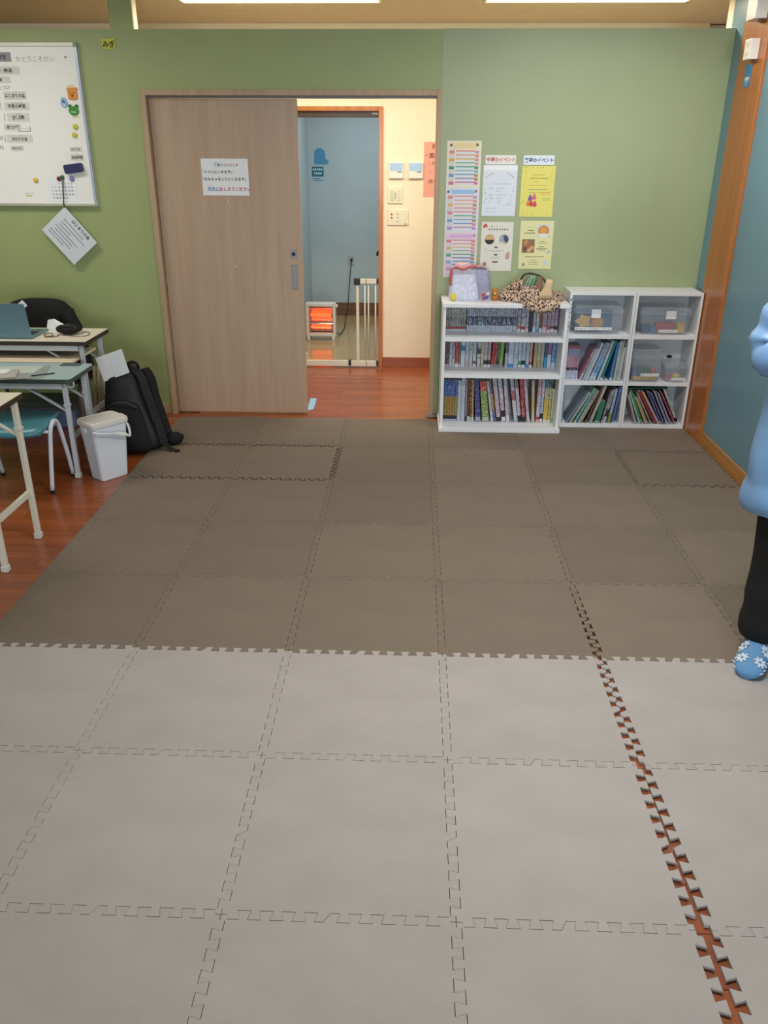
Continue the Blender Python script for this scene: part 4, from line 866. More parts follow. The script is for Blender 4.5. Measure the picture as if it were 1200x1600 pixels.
    # animal face magnets
    def face(x, z, lab, col, outline, ears, extra):
        m = thing('animal_magnet', (x, y, z-.03), lab, 'magnet', 'animal face magnets')
        b = MB(); b.plate([(x+a, z+c) for a, c in outline], y-.008, y-.0002); b.build('face', mat('face_'+col[1:], col, .4), m, bevel=.002)
        for ex, ez, er in ears: MB().plate([(x+ex+er*cos(a), z+ez+er*sin(a)) for a in [2*pi*k/10 for k in range(10)]], y-.007, y-.0002).build('ear', mat('face_'+col[1:]), m)
        for nm, c2, sh in extra:
            b = MB(); b.plate([(x+a, z+c) for a, c in sh], y-.0095, y-.0075); b.build(nm, mat('face_'+c2[1:], c2, .4), m)
    dot = lambda cx, cz, r, n=8: [(cx+r*cos(2*pi*k/n), cz+r*sin(2*pi*k/n)) for k in range(n)]
    face(-2.344, 2.110, 'orange square animal face magnet at the board top right', '#d98a2c', rrect(.062, .064, .014), [(-.024, .03, .010), (.024, .03, .010)], [('eye', '#4a2a14', dot(-.012, .008, .004)), ('eye', '#4a2a14', dot(.012, .008, .004)), ('muzzle', '#8a4a1c', dot(0, -.008, .009)), ('tuft', '#e0bb4a', [(-.02, .033), (.018, .033), (.018, .041), (-.02, .041)])])
    face(-2.407, 2.062, 'pale blue oval animal magnet left of the frog magnet', '#8fb2d6', [(.022*cos(a), .031*sin(a)) for a in [2*pi*k/16 for k in range(16)]], [], [('beak', '#2f4a80', [(-.010, .012), (.0, .015), (.012, .0), (.004, -.004), (-.008, .004)]), ('belly', '#b5cbe0', dot(.002, -.016, .009))])
    face(-2.350, 2.017, 'green frog face magnet on the whiteboard', '#3a8a2f', [(.033*cos(a), .028*sin(a)-.003) for a in [2*pi*k/16 for k in range(16)]], [(-.022, .024, .012), (.022, .024, .012)], [('eye', '#1c3a1a', dot(-.022, .025, .005)), ('eye', '#1c3a1a', dot(.022, .025, .005)), ('mouth', '#c9e0b5', [(-.018, -.012), (.014, -.014), (.014, -.008), (-.018, -.006)])])
    # eraser
    t2 = thing('eraser', (-2.40, y, 1.645), 'dark blue whiteboard eraser stuck near the board lower right', 'eraser')
    M = Matrix.Translation((-2.397, y, 1.672)) @ Matrix.Rotation(radians(-7), 4, 'Y')
    b = MB(M); b.plate(rrect(.125, .056, .012), -.036, -.014); b.build('grip', mat('navy_plastic', '#2c2f5c', .4), t2, bevel=.003)
    b = MB(M); b.plate(rrect(.118, .050, .010), -.014, -.0003); b.build('felt_pad', mat('dark_felt', '#23242f', .9), t2)
    # calendar sheet
    c = MB(); c.box((-2.605, y-.0012, 1.462), (-2.405, y-.0002, 1.612)); cal = tag(c.build('calendar', PAPER), 'small monthly calendar sheet at the bottom of the whiteboard', 'calendar')
    b = MB()
    for r_ in range(5):
        for k in range(7):
            n = r_*7+k-1
            if 1 <= n <= 31: b.set('#b57a7a' if k == 0 else '#33353c').text(str(n), -2.565+k*.022, 1.572-r_*.0225, .0155, y-.0015, .02, 'c')
    stuff(b.build('numbers', PRINT, cal))
    for x, z, col, lab, r in ((-2.512, 1.607, '#6a2f2a', 'dark red magnet on top edge of the calendar', .015), (-2.489, 1.617, '#3f6a48', 'dark green magnet holding the cord above the calendar', .014), (-2.425, 1.607, '#7f83b5', 'lavender magnet at the calendar top right corner', .017)):
        o = magnet(x, z, r, col, lab)
    # card hanging from a cord
    h = thing('hanging_card', (-2.495, W-.02, 1.05), 'tilted laminated card hanging by a black cord below the whiteboard', 'card')
    yc = W-.046
    b = MB(); b.tube(smooth_path([(-2.489, y-.010, 1.61), (-2.494, y-.016, 1.53), (-2.499, yc-.002, 1.45), (-2.497, yc, 1.425)]), .002, 5); b.tube(smooth_path([(-2.480, y-.010, 1.605), (-2.490, y-.016, 1.53), (-2.496, yc-.002, 1.45), (-2.496, yc, 1.425)]), .002, 5)
    stuff(b.build('cord', BLKPLASTIC, h, smooth=True))
    M = Matrix.Translation((-2.495, yc, 1.434)) @ Matrix.Rotation(radians(50.6), 4, 'Y')
    b = MB(M); b.plate([(0, .0), (.298, 0), (.298, -.234), (0, -.234)], -.0008, .0008); b.build('laminated_sheet', mat('laminated_paper', '#d5d9e0', .2, .03, 8), h)
    for txt, x, z, s, c, bo in (('はじまりの会', .095, -.036, .026, '#3a3d46', .03),):
        MB(M).set(c).text(txt, x, z, s, -.0013, bo).build('lettering', PRINT, h)
    for k, (a, c, z) in enumerate(((.05, .22, -.065), (.05, .26, -.09), (.05, .15, -.112), (.035, .23, -.135), (.05, .20, -.157), (.03, .20, -.18), (.03, .16, -.2))):
        b = MB(M); b.set('#8a8f9a')
        x = a
        while x < c: b.rect(x, z, x+.008, z+.008, -.0013); x += .0105
        stuff(b.build('text_line', PRINT, h))
whiteboard()

# ---- boxes and sticker on the pilaster
def pilaster_things():
    wp = mat('white_plastic', '#e6e2da', .4)
    t = thing('wall_switch', (1.765, 2.70, 2.27), 'white plastic box on the brown pilaster above the blue sticker', 'switch box')
    MB().box((1.738, 2.65, 2.268), (1.7875, 2.75, 2.372)).build('housing', wp, t, bevel=.003)
    for z in (2.30, 2.345): MB().box((1.736, 2.685, z-.008), (1.739, 2.715, z+.008)).build('button', mat('cream_button', '#d5c9ae', .4), t)
    MB().box((1.765, 2.655, 2.252), (1.7875, 2.685, 2.269)).build('cable_entry', mat('brown_plastic', '#5a3220', .5), t)
    t = thing('wall_speaker', (1.76, 2.69, 2.46), 'taller white plastic box at the top of the brown pilaster', 'wall box')
    MB().box((1.722, 2.61, 2.462), (1.7875, 2.755, 2.66)).build('housing', wp, t, bevel=.004)
    MB().box((1.76, 2.62, 2.447), (1.7875, 2.66, 2.463)).build('cable_entry', mat('brown_plastic'), t)
    b = MB(); b.box((1.7862, 2.715, 2.135), (1.7876, 2.812, 2.25)); o = tag(b.build('sticker', mat('blue_sticker', '#3f8fc9', .4)), 'blue rectangular sticker on the brown pilaster', 'sticker')
    M = Matrix.Translation((1.7856, 2.763, 0)) @ Matrix.Rotation(radians(-90), 4, 'Z')
    for z0, z1, x0, x1, c in ((2.168, 2.186, -.035, .035, '#d6e4ee'), (2.156, 2.164, -.03, .03, '#a9cbe3'), (2.141, 2.147, -.01, .01, '#cfe0ec')):
        MB(M).set(c).rect(x0, z0, x1, z1, 0).build('printed_line', PRINT, o)
pilaster_things()

# ================================================================== CORRIDOR AND FAR ROOM
def corridor():
    y = 4.63; iv = mat('ivory_plastic', '#e4dcc4', .4)
    for x, lab in ((-.355, 'white wall controller with blue screen nearest the reddish door frame'), (-.194, 'white wall controller with blue screen nearest the pink paper')):
        t = thing('wall_controller', (x+.06, y-.01, 1.576), lab, 'thermostat', 'pair of wall controllers')
        MB().box((x, y-.02, 1.576), (x+.12, y-.0005, 1.702)).build('housing', mat('white_plastic'), t, bevel=.004)
        MB().box((x+.008, y-.0215, 1.634), (x+.112, y-.0195, 1.694)).build('screen', mat('pale_blue_screen', '#7f9fbd', .15), t)
        MB().box((x+.07, y-.0215, 1.622), (x+.108, y-.0195, 1.630)).build('label', mat('grey_label', '#6f7a86', .4), t)
    def plate(x0, z0, x1, z1, lab, parts):
        t = thing('switch_plate', ((x0+x1)/2, y-.005, z0), lab, 'switch')
        MB().box((x0, y-.009, z0), (x1, y-.0005, z1)).build('cover', iv, t, bevel=.003)
        for nm, a, c, d, e, col in parts: MB().box((a, y-.012, d), (c, y-.0085, e)).build(nm, mat('switch_'+col[1:], col, .4), t, bevel=.001)
    plate(-.365, 1.381, -.240, 1.511, 'square ivory switch plate with two rockers on cream wall', [('rocker', -.345, -.312, 1.405, 1.487, '#c9cdb8'), ('rocker', -.288, -.258, 1.405, 1.487, '#d6d2be'), ('slider', -.305, -.297, 1.42, 1.47, '#a9ab98')])
    plate(-.365, 1.209, -.188, 1.332, 'wide ivory plate with red lamps below the square switch', [('lamp', -.338, -.322, 1.29, 1.303, '#a8483a'), ('lamp', -.338, -.322, 1.263, 1.276, '#a8483a'), ('button', -.292, -.268, 1.296, 1.308, '#cfc7b0'), ('button', -.292, -.268, 1.268, 1.280, '#cfc7b0'), ('button', -.292, -.268, 1.235, 1.247, '#cfc7b0'), ('label', -.225, -.200, 1.218, 1.224, '#a49c86')])
    o = poster('pink_notice', -.068, 1.433, .16, 1.853, '#eaa396', 'pink paper notice half hidden behind the right door jamb', y=y-.0005, cat='notice',
               texts=[('お知らせ', .28, .115, .042, '#7a4038', .02, 'l'), ('・面談', .06, .28, .044, '#7a4038', .02, 'l'), ('・片付け', .2, .41, .032, '#8a5046', .01, 'l'), ('ー', .2, .56, .03, '#a06a5e', 0, 'l'), ('(気をつけて)', .16, .74, .034, '#8a5046', .01, 'l')])
    # baby gate in the doorway
    t = thing('baby_gate', (-.77, 4.60, FZ), 'white metal baby gate standing in the far doorway', 'gate')
    gy = 4.60; gw = OFFMETAL
    MB().box((-1.115, gy-.015, .0), (-.46, gy+.015, .05)).build('bottom_rail', gw, t, bevel=.003)
    MB().box((-1.125, gy-.02, -.01), (-1.085, gy+.02, .115)).build('bracket', gw, t, bevel=.004)
    MB().box((-.60, gy-.014, .728), (-.455, gy+.014, .768)).build('top_rail', gw, t, bevel=.003)
    MB().box((-.636, gy-.012, .05), (-.611, gy+.012, .735)).build('post', gw, t, bevel=.003)
    for x, r in ((-.560, .006), (-.528, .006), (-.466, .0065)):
        b = MB(); b.tube([(x, gy, .05), (x, gy, .728)], r, 8); b.build('bar', gw, t, smooth=True)
    bp = BLKPLASTIC
    MB().box((-.655, gy-.02, .718), (-.600, gy+.02, .772)).build('latch', bp, t, bevel=.004)
    MB().box((-.712, gy-.018, .006), (-.686, gy+.018, .055)).build('clamp', bp, t, bevel=.003)
    for z in (.748, .028): MB().box((-.458, gy-.016, z-.022), (-.441, gy+.016, z+.022)).build('wall_cup', bp, t, bevel=.003)
    for z0, z1 in ((.728, .768), (0, .05)): MB().box((-.550, gy-.0155, z0), (-.545, gy-.0135, z1)).build('hinge_gap', bp, t)
    # quartz heater
    t = thing('quartz_heater', (-1.08, 5.76, FZ), 'white electric heater with two glowing orange bars on far room floor', 'heater')
    x0, x1, z0, z1, y0, y1 = -1.232, -.926, .03, .366, 5.72, 5.82
    wp = mat('white_plastic')
    MB().box((x0, y0, z0), (x0+.03, y1, z1)).build('side_frame', wp, t, bevel=.006); MB().box((x1-.03, y0, z0), (x1, y1, z1)).build('side_frame', wp, t, bevel=.006)
    MB().box((x0+.03, y0, z1-.035), (x1-.03, y1, z1)).build('top_frame', wp, t, bevel=.006); MB().box((x0+.03, y0, z0), (x1-.03, y1, z0+.035)).build('bottom_frame', wp, t, bevel=.006)
    chrome = mat('chrome_reflector', '#d9d6d2', .18, .02, 10, metal=1)
    for zc, hh in ((.245, .075), (.125, .05)):
        b = MB(); n = 10
        pr = [(y0+.03+.05*cos(pi*(k/n)-pi/2)**1, zc-hh*cos(pi*k/n)) for k in range(n+1)]
        for (ya, za), (yb, zb) in zip(pr, pr[1:]): b.quad((x0+.03, ya, za), (x1-.03, ya, za), (x1-.03, yb, zb), (x0+.03, yb, zb))
        b.build('reflector', chrome, t, smooth=True)
        b = MB(); b.tube([(x0+.045, y0+.035, zc), (x1-.045, y0+.035, zc)], .017 if zc > .2 else .012, 12)
        b.build('heating_tube', mat('glowing_quartz', '#c9401c', .4, emit='#ff4a20', estr=3.2), t, smooth=True)
        for s in (x0+.038, x1-.046): MB().box((s, y0+.02, zc-.02), (s+.008, y0+.05, zc+.02)).build('tube_holder', mat('dark_lock'), t)
    MB().box((x0+.03, y1-.008, z0+.03), (x1-.03, y1, z1-.03)).build('back_plate', STEEL, t)
    for k in range(6):
        b = MB(); zz = .09+k*.043; b.tube([(x0+.028, y0+.004, zz), (x1-.028, y0+.004, zz)], .0016, 5); b.build('guard_wire', STEEL, t)
    b = MB(); b.tube([(x1-.002, y0+.04, .335), (x1+.02, y0+.04, .335)], .016, 12); b.build('knob', wp, t, smooth=False)
    for x in (x0+.01, x1-.04): MB().box((x, y0-.012, FZ), (x+.03, y1+.01, .032)).build('foot', wp, t, bevel=.004)
    # outlet, cord
    t = thing('wall_outlet', (-.862, 7.138, .57), 'grey wall outlet on the far room wall with a plug in it', 'outlet')
    MB().box((-.90, 7.131, .57), (-.825, 7.1395, .684)).build('cover', mat('grey_outlet', '#b0b5b4', .4), t, bevel=.003)
    MB().box((-.872, 7.105, .612), (-.845, 7.131, .645)).build('plug', bp, t, bevel=.004)
    b = MB(); b.tube(smooth_path([(-.858, 7.108, .62), (-.87, 7.08, .5), (-.885, 7.02, .3), (-.895, 6.9, .12), (-.905, 6.7, .02), (-.89, 6.3, .0), (-.915, 5.95, .005), (-.93, 5.83, .06)], 6), .005, 6)
    tag(b.build('power_cord', bp, smooth=True), 'black power cord running from the far wall outlet to the heater', 'cord')
    # hand shaped sticker and its teal sign
    pts = [(-1.262, 1.645)] + [(-1.262, 1.745)] + [(-1.2 + .062*cos(a), 1.755+.055*sin(a)) for a in [pi-pi*k/8 for k in range(9)]] + [(-1.136, 1.70), (-1.112, 1.688), (-1.10, 1.668), (-1.112, 1.648), (-1.135, 1.645)]
    b = MB(); b.plate(pts, 7.1375, 7.1395); tag(b.build('mitten_sticker', mat('sky_blue_vinyl', '#4f93bb', .4)), 'blue mitten shaped sticker on the far room wall', 'sticker')
    b = MB(); b.box((-1.291, 7.1375, 1.473), (-1.152, 7.1395, 1.622)); o = tag(b.build('small_sign', mat('pale_blue_card', '#b5cbd6', .5)), 'small teal and pale blue sign below the mitten sticker', 'sign')
    MB().set('#1f6f86').rect(-1.291, 1.52, -1.16, 1.622, 7.137).build('teal_field', PRINT, o)
    b = MB(); b.set('#cfe3ea')
    for x0, x1, z in ((-1.28, -1.175, 1.583), (-1.265, -1.19, 1.543)):
        x = x0
        while x < x1: b.rect(x, z, x+.016, z+.02, 7.1366); x += .022
    b.set('#4a7a90').rect(-1.28, 1.495, -1.2, 1.503, 7.1366).rect(-1.285, 1.478, -1.16, 1.484, 7.1366)
    stuff(b.build('sign_print', PRINT, o))
    # corridor ceiling lamps, let into the ceiling
    for x in (-1.04, .95):
        t = thing('ceiling_light', (x, 3.5, 2.67), 'long ceiling light over the corridor, %s' % ('left one' if x < 0 else 'right one'), 'ceiling light', 'corridor ceiling lights')
        b = MB(); x0, x1, y0, y1 = x-.66, x+.66, 3.40, 3.60
        b.box((x0, y0, 2.676), (x1, y0+.012, ZC)).box((x0, y1-.012, 2.676), (x1, y1, ZC)).box((x0, y0, 2.676), (x0+.012, y1, ZC)).box((x1-.012, y0, 2.676), (x1, y1, ZC)); b.build('fixture_frame', mat('white_plastic'), t)
        for yy in (3.46, 3.54):
            b = MB(); b.tube([(x-.64, yy, 2.681), (x+.64, yy, 2.681)], .008, 10); b.build('lamp_tube', mat('lit_tube', '#fff3dc', .4, emit='#fff0d0', estr=6), t, smooth=True)
corridor()

# ================================================================== TABLES AND THINGS ON THE LEFT
def folding_table(label, xr, y0, y1, zt, top, edge, metal, xl=-3.75, inset=.05, shelf=None, rnd=.004):
    t = thing('folding_table', ((xl+xr)/2, (y0+y1)/2, FZ), label, 'table', 'folding tables')
    w_, d = xr-xl, y1-y0
    out = [(x+(xl+xr)/2, y+(y0+y1)/2) for x, y in rrect(w_, d, rnd, 4)]
    MB().prism([((x-(xl+xr)/2)*.9985+(xl+xr)/2, (y-(y0+y1)/2)*.994+(y0+y1)/2) for x, y in out], zt-.003, zt).build('tabletop', top, t)
    MB().prism(out, zt-.028, zt-.002).build('edge_band', edge, t, bevel=.002)
    za = zt-.03
    for y in (y0+.03, y1-.03): MB().box((xl+.06, y-.011, za-.034), (xr-.06, y+.011, za)).build('apron', metal, t, bevel=.002)
    MB().box((xr-.085, y0+.03, za-.03), (xr-.06, y1-.03, za)).build('apron', metal, t, bevel=.002)
    for x, s in ((xr-inset, 1), (xl+inset+.1, -1)):
        for y in (y0+.05, y1-.05):
            b = MB(); b.bar((x, y, za-.002), (x, y, FZ+.012), .026, .026); leg = b.build('leg', metal, t, bevel=.003)
            MB().box((x-.017, y-.017, FZ+.001), (x+.017, y+.017, FZ+.03)).build('foot_cap', mat('white_foot_cap', '#cfd0cb', .5), leg, bevel=.003)
            MB().box((x-.017, y-.017, zt-.17), (x+.017, y+.017, zt-.155)).build('collar', metal, leg, bevel=.002)
            b = MB(); b.bar((x-s*.004, y, zt-.20), (x-s*.24, y, za-.02), .008, .020); b.build('brace', metal, t)
        MB().bar((x, y0+.05, .24), (x, y1-.05, .24), .018, .03).build('stretcher', metal, t, bevel=.002)
    if shelf: MB().box((xl+.12, y0-.085, zt-.122), (xr-.07, y1-.08, zt-.108)).build('under_shelf', shelf, t, bevel=.001)
    return t
IVORYTOP = mat('ivory_laminate', '#ebe5d0', .35, .02, 10); DARKEDGE = mat('dark_brown_edge', '#33281f', .5); TEALTOP = mat('grey_teal_laminate', '#a9c2c5', .35, .02, 10)
TA = folding_table('ivory topped folding table with the laptop, against the green wall', -2.14, 2.24, 2.65, .71, IVORYTOP, DARKEDGE, GREYMETAL, shelf=mat('cream_board', '#eadcc0', .5))
TB = folding_table('low grey teal folding table with papers, between the two ivory tables', -2.065, 1.76, 2.14, .60, TEALTOP, mat('grey_green_edge', '#40514f', .5), GREYMETAL, inset=.058, rnd=.03)
b = MB(); b.tube(smooth_path([(-2.105, 1.80, .555), (-2.08, 1.80, .545), (-2.065, 1.80, .552), (-2.064, 1.80, .575)]), .005, 6); b.build('bag_hook', GREYMETAL, TB, smooth=True)
TCt = folding_table('ivory topped folding table nearest the camera', -1.985, .57, 1.03, .73, IVORYTOP, DARKEDGE, OFFMETAL, inset=.025)

def stool():
    t = thing('stool', (-2.37, 1.69, FZ), 'low stool with teal seat and white bent tube legs', 'stool')
    wt = mat('white_enamel_tube', '#cfd6e0', .3)
    for x0, x1 in ((-2.178, -2.160), (-2.585, -2.59)):
        pts = [(x0, 1.56, FZ+.016), (x0+.004, 1.60, .18), (x0+.008, 1.635, .32), (x0+.012, 1.66, .365), (x0+.014, 1.69, .378), (x0+.016, 1.72, .365), (x1-.002, 1.745, .32), (x1, 1.79, .16), (x1, 1.826, FZ+.016)]
        b = MB(); b.tube(smooth_path(pts, 4), .0125, 10); l = b.build('leg', wt, t, smooth=True)
        for px, py in ((x0, 1.56), (x1, 1.826)):
            b = MB(); b.tube([(px, py, FZ+.0005), (px, py, FZ+.018)], .0135, 10); b.build('rubber_tip', BLKPLASTIC, l)
    for y in (1.62, 1.77):
        b = MB(); b.tube([(-2.585, y, .335), (-2.17, y, .335)], .009, 8); b.build('cross_tube', wt, t, smooth=True)
    rings = []
    n = 12
    for k in range(n+1):
        x = -2.57+.385*k/n; e = abs(2*k/n-1)**4; dip = .008*cos(pi*(2*k/n-1)/2)
        ring = [(x, 1.515+.03*e, .335-dip), (x, 1.505+.03*e, .352-dip), (x, 1.52+.03*e, .372-dip), (x, 1.60, .378-dip), (x, 1.76, .382-dip), (x, 1.855-.03*e, .388), (x, 1.868-.03*e, .378), (x, 1.86-.03*e, .366), (x, 1.75, .35-dip), (x, 1.60, .346-dip)]
        rings.append(ring)
    b = MB(); b.loft(rings); b.build('seat', mat('teal_plastic', '#4d8794', .28, .03, 10), t, smooth=True)
stool()

def bin_():
    t = thing('waste_bin', (-1.945, 1.845, FZ), 'white plastic bin with lid beside the grey teal table', 'bin')
    M = RZ((-1.945, 1.845, FZ+.0008), radians(51.2)); wb = mat('white_polypropylene', '#d6dce6', .35, .02, 10)
    b = MB(M); b.loft([[(px*s, py*s2, z) for px, py in rrect(.225, .165, .025, 5)] for z, s, s2 in ((0, .76, .74), (.006, .79, .77), (.33, 1, 1), (.334, 1.03, 1.04), (.345, 1.03, 1.04))]); b.build('bucket', wb, t, bevel=.001)
    b = MB(M); b.loft([[(px*s, py*s, z) for px, py in rrect(.245, .185, .03, 5)] for z, s in ((.335, 1.0), (.352, 1.01), (.362, .985), (.366, .93), (.3635, .87), (.3635, .5))]); lid = b.build('lid', mat('warm_white_polypropylene', '#d6d5ce', .35, .02, 10), t)
    b = MB(M); b.box((.118, -.02, .345), (.135, .02, .358)); b.build('lid_tab', wb, lid, bevel=.003)
    # folded carrying handle across the front
    b = MB(M); pts = smooth_path([(-.118, -.085, .318), (-.09, -.106, .308), (0.02, -.112, .285), (.07, -.108, .27), (.105, -.102, .25), (.122, -.07, .30), (.122, -.03, .325)], 3)
    b.tube(pts, .0075, 8); h = b.build('handle', wb, t, smooth=True)
    b = MB(M); b.tube([(.01, -.113, .288), (.075, -.109, .265)], .0125, 10); b.build('grip', mat('glossy_white_grip', '#e6e8ea', .2), h, smooth=False)
    for s in (-1, 1):
        b = MB(M); b.box((s*.120-.008, -.02, .30), (s*.120+.008, .02, .33)); b.build('handle_boss', wb, t, bevel=.004)
bin_()

def backpack():
    t = thing('backpack', (-1.90, 2.38, 0), 'bulging black backpack leaning against the wall beside the bin', 'backpack')
    navy = mat('black_nylon', '#0b0c12', .6, .25, 30, bump=.3, bscale=90)
    R = random.Random(4)
    prof = [  # z, centre x, centre y, half width, half depth
        (.004, -1.895, 2.33, .135, .115), (.04, -1.90, 2.335, .165, .135), (.11, -1.925, 2.35, .170, .135), (.20, -1.955, 2.365, .160, .12), (.30, -1.975, 2.39, .145, .11), (.38, -1.985, 2.41, .130, .10), (.45, -1.995, 2.425, .115, .09), (.50, -2.0, 2.435, .095, .075), (.53, -2.005, 2.44, .055, .045)]
    rings = []
    for k, (z, cx, cy, a, c) in enumerate(prof):
        ring = []
        for i in range(24):
            th = 2*pi*i/24; e = (abs(cos(th))**3+abs(sin(th))**3)**(-1/3)
            wob = 1+.035*sin(3*th+k*1.3)+.02*sin(7*th-k*2)
            ring.append((cx+a*e*cos(th)*wob, cy+c*e*sin(th)*wob, z))
        rings.append(ring)
    b = MB(); b.loft(rings); b.build('main_bag', navy, t, smooth=True, subsurf=1)
    rings = []
    for z, cx, cy, a, c in ((.02, -1.90, 2.195, .10, .03), (.06, -1.905, 2.19, .12, .045), (.16, -1.93, 2.215, .118, .045), (.26, -1.95, 2.25, .105, .04), (.33, -1.962, 2.28, .085, .03)):
        rings.append([(cx+a*(abs(cos(th))**3+abs(sin(th))**3)**(-1/3)*cos(th), cy+c*(abs(cos(th))**3+abs(sin(th))**3)**(-1/3)*sin(th), z) for th in [2*pi*i/20 for i in range(20)]])
    b = MB(); b.loft(rings); p = b.build('front_pocket', BLACK, t, smooth=True, subsurf=1)
    b = MB(); b.tube(smooth_path([(-2.06, 2.262, .29), (-2.0, 2.235, .325), (-1.93, 2.23, .328), (-1.865, 2.235, .29)]), .004, 6); b.build('zip', mat('dark_grey_zip', '#3a3c44', .5), p, smooth=True)
    # grab handle and straps
    b = MB(); b.tube(smooth_path([(-1.96, 2.40, .515), (-1.935, 2.38, .548), (-1.90, 2.375, .552), (-1.885, 2.39, .53), (-1.89, 2.41, .50)]), .010, 8); b.build('grab_handle', BLACK, t, smooth=True)
    def strap(pts, wd, th, nm, m):
        P = smooth_path(pts, 4); rings = []
        for i, p_ in enumerate(P):
            tg = (P[min(i+1, len(P)-1)]-P[max(i-1, 0)]).normalized(); sd = Vector((.55, .83, 0)) if abs(tg.z) > .3 else tg.cross(Vector((0, 0, 1))).normalized()
            nn = tg.cross(sd).normalized(); rings.append([p_+sd*wd+nn*th, p_-sd*wd+nn*th, p_-sd*wd-nn*th, p_+sd*wd-nn*th])
        b = MB(); b.loft(rings); return b.build(nm, m, t, smooth=False, bevel=.003)
    strap([(-1.905, 2.38, .505), (-1.86, 2.36, .46), (-1.825, 2.33, .36), (-1.79, 2.31, .24), (-1.755, 2.29, .13), (-1.735, 2.28, .05)], .03, .009, 'shoulder_strap', mat('dark_navy_padding', '#10131f', .75, .2, 50))
    strap([(-1.86, 2.44, .50), (-1.825, 2.44, .44), (-1.80, 2.42, .32), (-1.765, 2.40, .2), (-1.73, 2.38, .08)], .028, .009, 'shoulder_strap', BLACK)
    strap([(-1.745, 2.29, .06), (-1.70, 2.26, .03), (-1.67, 2.25, .012), (-1.63, 2.26, .006)], .018, .003, 'strap_end', BLACK)
    b = MB(); b.ball((-1.705, 2.40, .042), .065, .055, .042, 14, 8, lambda th, ph: 1+.08*sin(3*th)+.05*sin(5*ph)); b.build('side_pouch', BLACK, t, smooth=True)
    b = MB(); b.ball((-1.79, 2.28, .20), .006); b.build('button', mat('steel_blue_stud', '#5a6a8a', .3, metal=.6), t, smooth=True)
    # sheets of paper sticking out of the top
    pt = thing('paper_sheets', (-2.03, 2.44, .45), 'folded white papers sticking out of the black backpack', 'paper')
    q = [(-2.135, .583), (-1.96, .644), (-1.928, .493), (-2.097, .432)]
    b = MB(); b.plate([(q[3][0], q[3][1]), (q[2][0], q[2][1]), (q[1][0], q[1][1]), (q[0][0], q[0][1])], 2.345, 2.349); b.build('sheet', PAPER, pt)
    b = MB(); b.plate([(-2.02, .462), (-1.934, .493), (-1.966, .640), (-2.045, .614)], 2.338, 2.342); b.build('folded_flap', mat('cool_white_paper', '#dfe3e8', .6, .02, 20), pt)
backpack()

